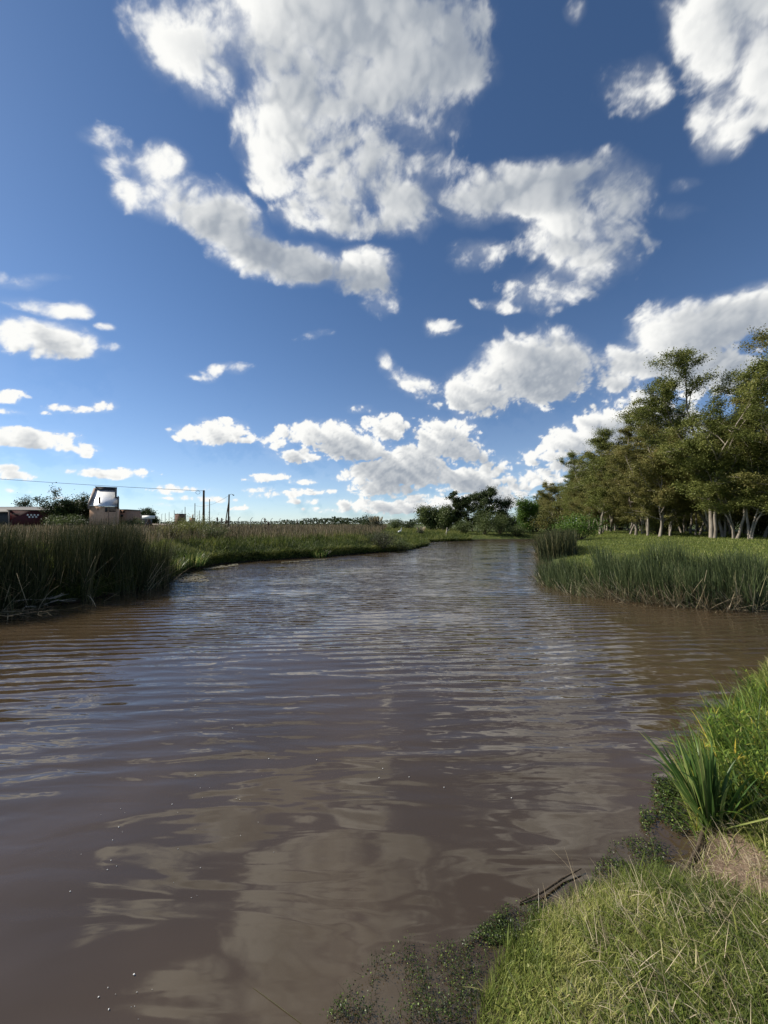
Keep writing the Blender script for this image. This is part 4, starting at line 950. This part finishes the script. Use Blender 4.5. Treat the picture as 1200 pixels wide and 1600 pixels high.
# left of the bend
G3 = "bushes on the meadow beyond the left bank"
bush("bush", "dark round bush behind the plumed pampas grass on the far meadow", "bush", far(575, 62), 62, 3.2, 2.7, 91, 'dark_leaf', 2600, 0.15, G3)
t = bush("pampas_grass", "big pampas grass with tan plumes on the far meadow", "pampas grass", far(587, 56), 56, 2.6, 1.9, 92, 'grey_leaf', 2600, 0.14)
mb = MB(); n = 46; a = RNG.uniform(0, 6.28, n); rr3 = RNG.uniform(0, 0.9, n)
for k in range(n):
    p = Vector((math.cos(a[k])*rr3[k], math.sin(a[k])*rr3[k], 1.3)); q = p + Vector((math.cos(a[k])*0.25, math.sin(a[k])*0.25, random.uniform(0.5, 1.0)))
    mb.tube([p, p.lerp(q, 0.5), p.lerp(q, 0.8), q], [0.015, 0.07, 0.06, 0.01], 5, random.random())
mb.build("plumes", M['plume'], t)
t = bush("pampas_grass", "small pampas grass with cream plumes left of the willows at the bend", "pampas grass", far(658, 47), 47, 1.2, 0.75, 93, 'grey_leaf', 900, 0.10)
mb = MB()
for k in range(16):
    aa = random.uniform(0, 6.28); p = Vector((math.cos(aa)*0.3, math.sin(aa)*0.3, 0.5)); q = p + Vector((math.cos(aa)*0.25, math.sin(aa)*0.25, random.uniform(0.35, 0.6)))
    mb.tube([p, p.lerp(q, 0.5), p.lerp(q, 0.8), q], [0.015, 0.07, 0.06, 0.01], 5, random.random())
mb.build("plumes", M['plume'], t)
bush("bush", "dark green round bush right of the big pampas grass", "bush", far(618, 66), 66, 3.2, 2.1, 94, 'willow', 2400, 0.15, G3)
bush("bush", "lower dark bush between the round bush and the small pampas grass", "bush", far(637, 70), 70, 3.4, 1.7, 95, 'dark_leaf', 2200, 0.15, G3)
bush("bush", "greyish shrub hanging over the water near the tip of the left bank", "bush", far(597, 27.3), 27.3, 2.8, 1.5, 96, 'grey_leaf', 3600, 0.07, G3)
bush("bush", "grey-green low shrub at the tip of the left bank, right of the larger greyish one", "bush", far(628, 28.6), 28.6, 2.4, 1.2, 97, 'willow', 2600, 0.07, G3)
bush("bush", "rounded brown-green bush on the left bank below the thick utility pole", "bush", far(307, 24), 24, 3.0, 1.75, 98, 'grove', 7500, 0.065, G3)
bush("bush", "smaller rounded bush just right of the one below the utility pole", "bush", far(334, 22), 22, 1.9, 1.25, 99, 'willow', 2400, 0.06, G3)
bush("bush", "small bush before the tripod sign, low in the weeds", "bush", far(268, 20), 20, 2.0, 1.3, 100, 'grove2', 2200, 0.06, G3)
# trees on the far left
G4 = "trees round the buildings on the far left"
tree("tree", "small round tree rising behind the long dark shed roof", "tree", far(47, 84), 84, 6.9, 111, 'dark_bark', 'dark_leaf', G4, trunk_h=2.5, r0=0.15, spread=0.8, leaf=0.26, clumps=12, flat=0.2, clump_r=0.42)
tree("tree", "tall tree left of the house with the metal roof", "tree", far(96, 62), 62, 6.9, 112, 'dark_bark', 'dark_leaf', G4, trunk_h=1.6, r0=0.15, spread=0.6, rise=1.0, leaf=0.22, clumps=22, flat=0.2, clump_r=0.40)
tree("tree", "lower broad tree touching the left wall of the house", "tree", far(121, 63), 63, 5.6, 113, 'dark_bark', 'dark_leaf', G4, trunk_h=1.3, r0=0.13, spread=0.75, rise=0.8, leaf=0.20, clumps=26, flat=0.2, clump_r=0.42)
bush("bush", "grey-green bush at the left foot of the tall tree beside the shed", "bush", far(84, 58), 58, 3.4, 2.9, 114, 'willow', 2400, 0.16, G4)
bush("bush", "scrub in front of the broad tree beside the house", "bush", far(108, 56), 56, 4.2, 2.7, 115, 'willow', 3000, 0.16, G4)
tree("tree", "dark round tree behind the white panel on the tripod", "tree", far(236, 110), 110, 5.2, 116, 'dark_bark', 'dark_leaf', G4, trunk_h=1.2, r0=0.15, spread=0.9, rise=0.5, leaf=0.3, clumps=30, flat=0.2, clump_r=0.45)
bush("bush", "low green scrub right of the unfinished brick block", "bush", far(207, 66), 66, 3.6, 2.3, 117, 'willow', 2400, 0.17, G4)
bush("bush", "dark pointed treetop behind the small brick pillar block", "bush", far(279, 92), 92, 1.6, 3.8, 118, 'dark_leaf', 1200, 0.2, G4)
# far-off woods along the horizon
wd = MB(); Pw = []; Tw = []
rgw = np.random.RandomState(5)
for (a0, a1, d, h) in [(440, 570, 260, 5.0), (470, 545, 250, 6.2), (515, 570, 240, 6.6), (640, 690, 230, 5.0), (330, 460, 420, 5.0), (560, 700, 420, 6.5), (245, 345, 420, 4.5), (690, 1000, 330, 8), (-200, 240, 420, 5.5)]:
    x0, x1 = far(a0, d), far(a1, d); k = int((x1-x0)*22)
    x = rgw.uniform(x0, x1, k); top = h*(0.65+0.5*np.clip(GN(x*0.06, x*0+d, x*0)+0.3*GN(x*0.3, x*0+d, x*0)+0.3, 0, 1))
    z = 0.5 + top*rgw.uniform(0, 1, k)**0.7; y = d + rgw.uniform(-6, 6, k)
    Pw.append(np.stack([x, y, z], 1))
Pw = np.concatenate(Pw); leaves(wd, Pw, rgw.uniform(0.7, 1.5, len(Pw)), 0.2, rgw.beta(2, 3, len(Pw)), 0.7, rgw)
tag(wd.build("distant_wood", M['dark_leaf']), kind="stuff")

# ------------------------------------------------------------------ buildings, poles and small things on the far left bank
M['brick'] = surface("rough_hollow_brick", (0.30, 0.17, 0.11), (0.48, 0.30, 0.21), 5, 0.9, bump=0.01, stretch=(1, 1, 4))
M['brick_dark'] = surface("dark_weathered_brick", (0.10, 0.055, 0.04), (0.20, 0.12, 0.09), 6, 0.9, stretch=(1, 1, 4))
M['plaster'] = surface("tan_plaster", (0.50, 0.30, 0.19), (0.66, 0.43, 0.29), 2.5, 0.85)
M['roof_metal'] = surface("bright_sheet_metal", (0.80, 0.80, 0.78), (0.90, 0.90, 0.88), 1.2, 0.42, metallic=0.5, stretch=(6, 1, 1))
M['dark_metal'] = surface("dark_roof_edge", (0.03, 0.03, 0.035), (0.06, 0.06, 0.06), 4, 0.6)
M['shed'] = surface("dark_shed_sheet", (0.030, 0.035, 0.038), (0.055, 0.060, 0.062), 1.5, 0.6, stretch=(8, 1, 0.4))
M['shed_roof'] = surface("dark_shed_roof", (0.025, 0.026, 0.028), (0.05, 0.048, 0.046), 2.0, 0.7)
M['maroon'] = surface("maroon_banner", (0.055, 0.010, 0.012), (0.085, 0.016, 0.018), 2, 0.7)
M['frame'] = surface("pale_frame", (0.20, 0.15, 0.12), (0.30, 0.23, 0.18), 4, 0.6)
M['white'] = surface("white_paint", (0.74, 0.74, 0.72), (0.84, 0.84, 0.82), 2, 0.5)
M['glass'] = surface("dark_window", (0.015, 0.018, 0.02), (0.03, 0.035, 0.04), 2, 0.15)
M['pole_wood'] = surface("weathered_pole_wood", (0.045, 0.030, 0.018), (0.14, 0.095, 0.055), 5, 0.9, bump=0.01, stretch=(1, 1, 0.1))
M['pole_grey'] = surface("grey_concrete_pole", (0.12, 0.115, 0.11), (0.22, 0.21, 0.20), 3, 0.85)
M['wire'] = surface("black_cable", (0.012, 0.012, 0.012), (0.03, 0.03, 0.03), 3, 0.6)
M['rust'] = surface("rusty_steel", (0.06, 0.035, 0.025), (0.13, 0.08, 0.055), 5, 0.7)
def gz(x, y): return float(height(np.array([float(x)]), np.array([float(y)]))[0])

# long dark shed
D = 74.0; xl, xr = far(-190, D), far(93, D); g = gz(-70, D)
t = thing("shed", "long low dark shed at the left edge behind the reeds", "shed", ((xl+xr)/2, D+5, g)); w = (xr-xl)/2
_, ztop = up(40, 790, D); zt = ztop-g
mb = MB(); mb.box(-w, w, -4.8, 4.8, 0, zt-1.15); mb.build("wall", M['shed'], t)
mb = MB(); mb.add([(-w-.3, -5.2, zt-1.2), (w+.3, -5.2, zt-1.2), (w+.3, 0, zt), (-w-.3, 0, zt), (-w-.3, 5.2, zt-1.2), (w+.3, 5.2, zt-1.2), (-w-.3, -5.2, zt-1.32), (w+.3, -5.2, zt-1.32), (w+.3, 5.2, zt-1.32), (-w-.3, 5.2, zt-1.32)],
   [(0, 1, 2, 3), (3, 2, 5, 4), (0, 6, 7, 1), (4, 5, 8, 9), (6, 9, 8, 7)]); mb.add([(-w-.3, -5.2, zt-1.2), (-w-.3, 0, zt), (-w-.3, 5.2, zt-1.2)], [(0, 1, 2)]); mb.add([(w+.3, -5.2, zt-1.2), (w+.3, 0, zt), (w+.3, 5.2, zt-1.2)], [(0, 2, 1)])
mb.build("roof", M['shed_roof'], t)
mb = MB(); mb.tube([(far(9, D)-(xl+xr)/2, 0, zt-0.1), (far(9, D)-(xl+xr)/2, 0, zt+0.7)], 0.05, 6); mb.build("vent_pipe", M['wire'], t)
# maroon open-fronted kiosk with banner
D = 60.0; xa, xb = far(18, D), far(76, D); g = gz(xa, D); _, z1 = up(40, 796.5, D); hh = z1-g
t = thing("kiosk", "low maroon stand with a pale frame and white lettering in front of the dark shed", "kiosk", ((xa+xb)/2, D, g), 0.5)
t.scale = (0.9, 1, 1); w = (xb-xa)/2
mb = MB(); mb.box(-w, w, 0.1, 2.2, 0, hh-0.15); mb.build("wall", M['maroon'], t)
mb = MB(); mb.box(-w-0.15, w+0.25, -0.05, 2.4, hh-0.14, hh); mb.build("roof", M['frame'], t)
mb = MB(); mb.box(-w+0.05, -w+0.25, -0.03, 0.097, 0, hh-0.143); mb.build("post", M['frame'], t)
mb = MB(); mb.box(-w+0.5, -w+1.5, 0.04, 0.097, hh-0.75, hh-0.62); mb.build("small_sign", M['frame'], t)
mb = MB()
for r_, row in enumerate(("OOOO", "OOO")):
    for i in range(len(row)):
        cx = far(43.5 + i*4.5 + r_*2.2, D)-(xa+xb)/2; zc = up(40, 804.6+r_*3.1, D)[1]-g
        mb.tube([(cx, 0.04, zc), (cx, 0.095, zc)], 0.14, 8)
mb.build("lettering", M['white'], t)

# house with the steep sheet metal roof
D = 60.0; g = gz(far(160, D), D)
X = lambda p: far(p, D)
def Z(p, d=D): return up(160, p, d)[1]-g
x0, x1, x2 = X(140.5), X(177), X(182.5); cx = (x0+x2)/2
t = thing("house", "tan house with a steep bright sheet metal roof facing the river", "house", (cx, D, g), math.atan2(-cx, D)*0.9)
t.scale = (0.84, 1, 1)
ez = Z(790.3); tz = Z(766.8, D+8.0)
mb = MB()
mb.box(x0-cx, x2-cx, 0, 8.3, 0, ez-0.12)
mb.build("wall", M['plaster'], t)
# side walls rising above the roof plane on the left, dark ridge wall on top
mb = MB(); L0 = x0-cx-0.25
mb.add([(L0, -0.15, ez-0.5), (L0, 8.4, ez-0.5), (L0, 8.4, tz+0.25), (L0+0.35, 8.3, tz+0.25), (L0, -0.15, ez+0.35)], [(0, 1, 2, 2), (0, 2, 4, 4)])
mb.add([(L0, -0.15, ez-0.5), (L0, -0.15, ez+0.35), (L0, 8.2, tz+0.3), (L0, 8.2, ez-0.5), (L0+0.3, -0.15, ez-0.5), (L0+0.3, -0.15, ez+0.35), (L0+0.3, 8.2, tz+0.3), (L0+0.3, 8.2, ez-0.5)],
       [(0, 1, 2, 3), (4, 7, 6, 5), (0, 4, 5, 1), (1, 5, 6, 2), (3, 2, 6, 7)])
mb.build("side_wall", M['frame'], t)
mb = MB(); R1 = X(176)-cx; R2 = x2-cx; ym = 3.8; zm = ez+(tz-ez)*ym/8.0
mb.add([(L0+0.3, -0.25, ez), (R2, -0.25, ez), (R2, ym, zm), (R1, ym, zm), (R1, 8.0, tz), (L0+0.3, 8.0, tz),
        (L0+0.3, -0.25, ez-0.1), (R2, -0.25, ez-0.1), (R2, ym, zm-0.1), (R1, ym, zm-0.1), (R1, 8.0, tz-0.1), (L0+0.3, 8.0, tz-0.1)],
       [(0, 1, 2, 3), (0, 3, 4, 5), (6, 9, 8, 7), (6, 11, 10, 9), (0, 6, 7, 1), (1, 7, 8, 2), (3, 9, 10, 4), (5, 4, 10, 11), (0, 5, 11, 6)])
roof = mb.build("roof", M['roof_metal'], t)
mb = MB(); mb.box(L0+0.3, R1+0.12, 8.0, 8.3, tz-1.2, tz+0.5); mb.box(L0+0.2, R1+0.14, 7.95, 8.35, tz+0.502, tz+0.56); mb.build("ridge_wall", M['dark_metal'], t)
mb = MB(); mb.box(R1+0.002, R1+0.08, ym+0.1, 7.99, ez-0.3, tz+0.2); mb.box(R2+0.002, R2+0.08, -0.28, ym, ez-0.4, zm+0.2); mb.box(R1+0.082, R2+0.08, ym+0.1, ym+0.2, ez-0.3, zm+0.25); mb.build("parapet", M['dark_metal'], t)
mb = MB(); mb.tube([(X(154)-cx, 1.0, ez+(tz-ez)*1.0/8.0-0.1), (X(154)-cx, 1.0, ez+(tz-ez)*1.0/8.0+1.0)], 0.16, 8); mb.build("vent_pipe", M['rust'], t)
def win(px0, px1, py0, py1, mat, nm="window", yy=-0.05):
    mb = MB(); mb.box(X(px0)-cx, X(px1)-cx, yy, -0.003, Z(py1), Z(py0)); return mb.build(nm, M[mat], t)
f = win(163.6, 167.6, 793, 800, 'frame'); 
mb = MB(); mb.box(X(164)-cx, X(167.2)-cx, -0.08, -0.053, Z(799.5), Z(793.5)); mb.build("pane", M['shed'], f)
win(170, 180, 792.8, 796.4, 'frame', "shutter"); win(170, 180, 797.4, 799.4, 'glass', "window"); win(152, 154, 794, 796.5, 'rust', "vent")
mb = MB(); mb.box(X(169)-cx, X(169.5)-cx, -0.06, -0.003, 0, Z(791)); mb.build("downpipe", M['dark_metal'], t)
# unfinished brick block beside it
D2 = 68.0; g2 = gz(far(190, D2), D2); xa, xb = far(184, D2), far(197.5, D2); c2 = (xa+xb)/2
t = thing("brick_building", "unfinished two storey brick block right of the house", "building", (c2, D2, g2))
hz = up(190, 797, D2)[1]-g2; w2 = (xb-xa)/2
mb = MB(); mb.box(-w2, w2, 0, 4, 0, hz); mb.build("wall", M['brick'], t)
mb = MB(); mb.box(-w2-0.1, w2+0.1, -0.12, 4.1, hz+0.002, hz+0.14); mb.build("roof_slab", M['pole_grey'], t)
for (a, b, c, d) in ((188, 190.5, 798.5, 801), (191.5, 195, 798.5, 801), (188, 192.5, 804, 807.5)):
    mb = MB(); mb.box(far(a, D2)-c2, far(b, D2)-c2, -0.04, -0.002, up(190, d, D2)[1]-g2, up(190, c, D2)[1]-g2); mb.build("window", M['glass'], t)
# low grey wall behind the scrub
D3 = 74.0; g3 = gz(far(205, D3), D3)
t = MB().box(-3.2, 3.2, 0, 0.3, 0, 2.4).build("garden_wall", M['pole_grey']); t.location = (far(210, D3), D3, g3); tag(t, "low grey wall behind the scrub right of the brick block", "wall")
t = MB().box(-9, 9, 0, 0.3, 0, 0.95).build("garden_wall", M['frame']); t.location = (far(262, 95), 95, gz(far(262, 95), 95)); tag(t, "long low whitish wall running behind the brick pillar block", "wall")
# small brick block with the pointed treetop behind it
D4 = 84.0; g4 = gz(far(279, D4), D4); xa, xb = far(273, D4), far(284.6, D4)
t = thing("brick_hut", "small square brick hut standing among the thin poles", "hut", ((xa+xb)/2, D4, g4)); hz = up(279, 803.5, D4)[1]-g4; w4 = (xb-xa)/2
mb = MB(); mb.box(-w4, w4, 0, 1.6, 0, hz); mb.build("wall", M['brick_dark'], t)
mb = MB(); mb.box(-w4-0.06, w4+0.06, -0.06, 1.66, hz+0.002, hz+0.12); mb.build("roof_slab", M['dark_metal'], t)
t = MB().box(-0.45, 0.45, 0, 0.6, 0, up(298, 809, D4)[1]-g4).box(0.1, 0.3, 0.1, 0.3, up(298, 809, D4)[1]-g4, up(300, 804, D4)[1]-g4).build("brick_post", M['brick']); t.location = (far(299, D4), D4, g4); tag(t, "small brick post with a stub on top, left of the thick utility pole", "post")

# white panel on a tripod
D5 = 33.0; g5 = gz(far(232, D5), D5); xc = far(232, D5); zb = up(232, 810.8, D5)[1]-g5; zt = up(232, 805.6, D5)[1]-g5
t = thing("panel_stand", "white panel on a dark tripod standing in the weeds", "sign", (xc, D5, g5))
mb = MB(); mb.box(-0.56, 0.56, -0.02, 0.02, zb, zt); mb.build("panel", M['white'], t)
for dx, dy in ((-0.62, 0.0), (0.72, 0.1), (0.03, 0.45)):
    mb = MB(); mb.tube([(dx, dy, 0), (dx*0.05, 0.05, zb-0.05)], 0.035, 6); mb.build("leg", M['rust'], t)
mb = MB(); mb.tube([(0, 0.06, 0.2), (0, 0.06, zt)], 0.05, 6); mb.build("post", M['rust'], t)

# poles
def pole(name, label, px_, pytop, dist, r, mat, group=None, arm=None, brace=None, base=None):
    x = far(px_, dist) if base is None else far(base, dist); g = gz(x, dist); xt, zt_ = up(px_, pytop, dist)
    t = thing(name, label, "pole", (x, dist, g), group=group)
    mb = MB(); mb.tube([(0, 0, -0.3), ((xt-x)*0.5, 0, (zt_-g)*0.5), (xt-x, 0, zt_-g)], [r*1.15, r, r*0.85], 8); mb.build("shaft", M[mat], t, smooth=True)
    return t, Vector((xt, dist, zt_)), Vector((x, dist, g))
PG = "poles beyond the left bank"
main_pole, ptop, pb = pole("utility_pole", "thick weathered wooden utility pole behind the rounded bush", 318.4, 766, 30, 0.085, 'pole_wood', PG)
mb = MB(); mb.tube([(0, -0.13, ptop.z-pb.z-0.12), (0, 0.13, ptop.z-pb.z-0.12)], 0.02, 6); mb.build("bolt", M['rust'], main_pole)
lamp, ltop, lb_ = pole("utility_pole", "dark pole with a slanting brace and small lamp arm, right of the thick pole", 358, 772.5, 42, 0.085, 'pole_wood', PG, base=356.5)
xb_ = far(349, 42)
mb = MB(); mb.tube([(xb_-lb_.x, 0.1, -0.2), (far(356.5, 42)-lb_.x, 0.05, up(356, 785, 42)[1]-lb_.z)], [0.06, 0.055], 6); mb.build("brace", M['pole_wood'], lamp)
mb = MB(); mb.tube([(ltop.x-lb_.x, 0, ltop.z-lb_.z-0.06), (far(361, 42)-lb_.x, 0, ltop.z-lb_.z+0.04), (far(363, 42)-lb_.x, 0, ltop.z-lb_.z-0.02)], [0.02, 0.02, 0.02], 5); ab = mb.build("arm", M['pole_grey'], lamp)
mb = MB(); mb.tube([(far(362.6, 42)-lb_.x, 0, ltop.z-lb_.z-0.02), (far(365, 42)-lb_.x, 0, ltop.z-lb_.z-0.10)], [0.04, 0.075], 7); mb.build("lamp_head", M['pole_grey'], ab)
for (px_, py_, d, r, lab) in [(304.6, 786.3, 60, 0.06, "thin grey pole left of the thick wooden utility pole"), (327.4, 780, 48, 0.055, "thin grey pole right of the thick wooden utility pole"),
        (289.2, 792, 75, 0.06, "thin grey pole just right of the small brick hut"), (311.8, 797.5, 105, 0.07, "faint short pole close left of the thick utility pole"),
        (284.5, 796.8, 98, 0.06, "short thin pole rising behind the right side of the brick hut"), (272.3, 797.3, 98, 0.06, "short thin pole at the left side of the brick hut"),
        (264.3, 800, 105, 0.06, "small thin pole, first one left of the brick hut's pole"), (258.2, 802, 110, 0.06, "tiny thin pole midway between the round tree and the brick hut"),
        (252.7, 803.3, 110, 0.05, "tiny pole with a bent lamp arm right of the dark round tree"), (359.2, 807, 40, 0.04, "short post at the foot of the braced pole")]:
    p_, top_, b_ = pole("thin_pole", lab, px_, py_, d, r, 'pole_grey', "thin poles along the far road")
    if "bent lamp" in lab:
        mb = MB(); mb.tube([(0, 0, top_.z-b_.z), (0.35, 0, top_.z-b_.z+0.05)], 0.035, 5); mb.build("arm", M['pole_grey'], p_)

# overhead cable from the left edge to the thick pole, with its coil
A = Vector((far(-260, 24), 24, up(-260, 728, 24)[1])); B = Vector((ptop.x-0.45, 30, up(309, 769, 30)[1]+0.14))
mid = []
for i in range(25):
    q = i/24; p = A.lerp(Vector((ptop.x, 30, up(318, 769, 30)[1]+0.1)), q); p.z -= 0.28*4*q*(1-q)*0.5; mid.append(p)
mb = MB(); c0 = mid[0].copy(); mb.tube([p-c0 for p in mid], 0.014, 5)
o = mb.build("overhead_cable", M['wire']); o.location = c0; tag(o, "black overhead cable sagging from the left edge to the thick utility pole", "cable")
cc = Vector((far(309.5, 30), 29.9, up(309.5, 769.8, 30)[1])); mb = MB()
mb.tube([(math.cos(a/16*6.283)*0.17, 0.01*math.sin(a), math.sin(a/16*6.283)*0.125) for a in range(17)], 0.012, 5)
o = mb.build("cable_coil", M['wire']); o.location = cc; tag(o, "small coil of cable hanging left of the top of the thick utility pole", "cable")
c1 = []
e0 = Vector((ltop.x, ltop.y, ltop.z-0.1)); e1 = Vector((far(305, 60), 60, up(305, 790, 60)[1]))
for i in range(17):
    q = i/16; p = e0.lerp(e1, q); p.z -= 0.5*4*q*(1-q); c1.append(p-e0)
mb = MB(); mb.tube(c1, 0.013, 4); o = mb.build("overhead_cable", M['wire']); o.location = e0; tag(o, "thin cable sagging left from the braced lamp pole to a thin grey pole", "cable")

# fence of bent-topped posts along the meadow
F0 = (far(372, 34), 34.0); F1 = (far(520, 78), 78.0); N_ = 17
t = thing("fence", "wire fence of thin bent-topped posts crossing the dry weeds beyond the left bank", "fence", (F0[0], F0[1], gz(*F0)))
tops = []
for k in range(N_):
    q = k/(N_-1); x = F0[0]+(F1[0]-F0[0])*q; y = F0[1]+(F1[1]-F0[1])*q; z = gz(x, y)-gz(*F0); h = 1.42
    p = Vector((x-F0[0], y-F0[1], z)); mb = MB()
    mb.tube([p+Vector((0, 0, -0.2)), p+Vector((0, 0, h)), p+Vector((0.12, -0.02, h+0.16)), p+Vector((0.22, -0.03, h+0.2))], [0.03, 0.028, 0.025, 0.022], 5, 0.5)
    mb.build("post", M['pole_grey'], t); tops.append(p)
mb = MB()
for hh_ in (0.45, 0.9, 1.3):
    mb.tube([p+Vector((0, 0, hh_)) for p in tops], 0.004, 3, cap=False)
mb.build("wires", M['wire'], t)

# tall dead seed stalks standing in the weeds
SG = "dead seed stalks along the left meadow"
for k, (px_, py_, d, lab) in enumerate([(413.8, 809, 27, "tallest dead seed stalk in the weeds, left of the fence's far posts"), (339.5, 808, 25, "dead stalk between the rounded bush and the braced pole"),
        (346.5, 809, 26, "dead stalk just left of the brace foot"), (354, 812, 25, "short dead stalk below the braced pole"), (419, 815, 24, "dead stalk right next to the tallest one"), (464, 811, 33, "thick dark seed head standing far along the fence")]):
    x, zt_ = up(px_, py_, d); g = gz(x, d); h = zt_-g
    t = thing("seed_stalk", lab, "dead plant", (x, d, g), group=SG)
    mb = MB(); mb.tube([(0, 0, -0.05), (0.02, 0, h*0.6), (0.0, 0, h*0.8)], 0.012, 5); mb.build("stem", M['rust'], t)
    mb = MB(); mb.tube([(0, 0, h*0.78), (0.01, 0, h*0.86), (0.0, 0, h*0.96), (0, 0, h)], [0.02, 0.055, 0.045, 0.01], 6)
    for q in range(14):
        a = random.uniform(0, 6.28); z_ = h*random.uniform(0.45, 0.95); l_ = random.uniform(0.06, 0.16)
        mb.tube([(0, 0, z_), (math.cos(a)*l_, math.sin(a)*l_, z_+l_*0.8)], [0.006, 0.016], 4)
    mb.build("seed_head", M['rust'], t)

# white egret on the meadow
x, z_ = up(625, 829, 40); g = gz(x, 40)
t = thing("egret", "white bird standing in the grass beside the dark round bush", "bird", (x, 40, g+0.15))
def skin_body(name, pts, edges, radii, mat, parent):
    me = bpy.data.meshes.new(name); me.from_pydata(pts, edges, []); o = bpy.data.objects.new(name, me); COL.objects.link(o); o.parent = parent
    md_ = o.modifiers.new("skin", 'SKIN'); sv = me.skin_vertices[0].data if me.skin_vertices else None
    if sv is None:
        import bmesh
        bm = bmesh.new(); bm.from_mesh(me); bm.verts.layers.skin.verify(); bm.to_mesh(me); bm.free(); sv = me.skin_vertices[0].data
    for i, r in enumerate(radii): sv[i].radius = (r, r)
    sv[0].use_root = True
    ss = o.modifiers.new("sub", 'SUBSURF'); ss.levels = 1; ss.render_levels = 2; me.materials.append(mat); return o
skin_body("body", [(0, 0, 0.42), (-0.12, 0, 0.38), (-0.24, 0, 0.33), (0.10, 0, 0.48), (0.15, 0, 0.58), (0.11, 0, 0.68), (0.16, 0, 0.76), (0.22, 0, 0.75)],
          [(0, 1), (1, 2), (0, 3), (3, 4), (4, 5), (5, 6), (6, 7)], [0.10, 0.085, 0.03, 0.06, 0.03, 0.025, 0.035, 0.018], M['white'], t)
mb = MB(); mb.tube([(0.23, 0, 0.75), (0.34, 0, 0.73)], [0.012, 0.003], 5); mb.build("beak", M['rust'], t)
for s_ in (-1, 1):
    mb = MB(); mb.tube([(0, 0.04*s_, 0.36), (0.03, 0.04*s_, 0.2), (0, 0.04*s_, -0.15)], 0.008, 5); mb.build("leg", M['wire'], t)
# pale broken stake by the bend
x, z_ = up(698, 825, 47); g = gz(x, 47)
t = thing("stake", "pale crooked stake with a stub arm on the shore below the dark willow", "post", (x, 47, g))
mb = MB(); mb.tube([(-0.15, 0, -0.1), (0, 0, 0.5), (0.06, 0, 1.0)], [0.06, 0.06, 0.045], 6); mb.tube([(0.0, 0, 0.55), (0.33, 0, 0.72)], [0.04, 0.05], 6); mb.build("shaft", M['driftwood'], t)
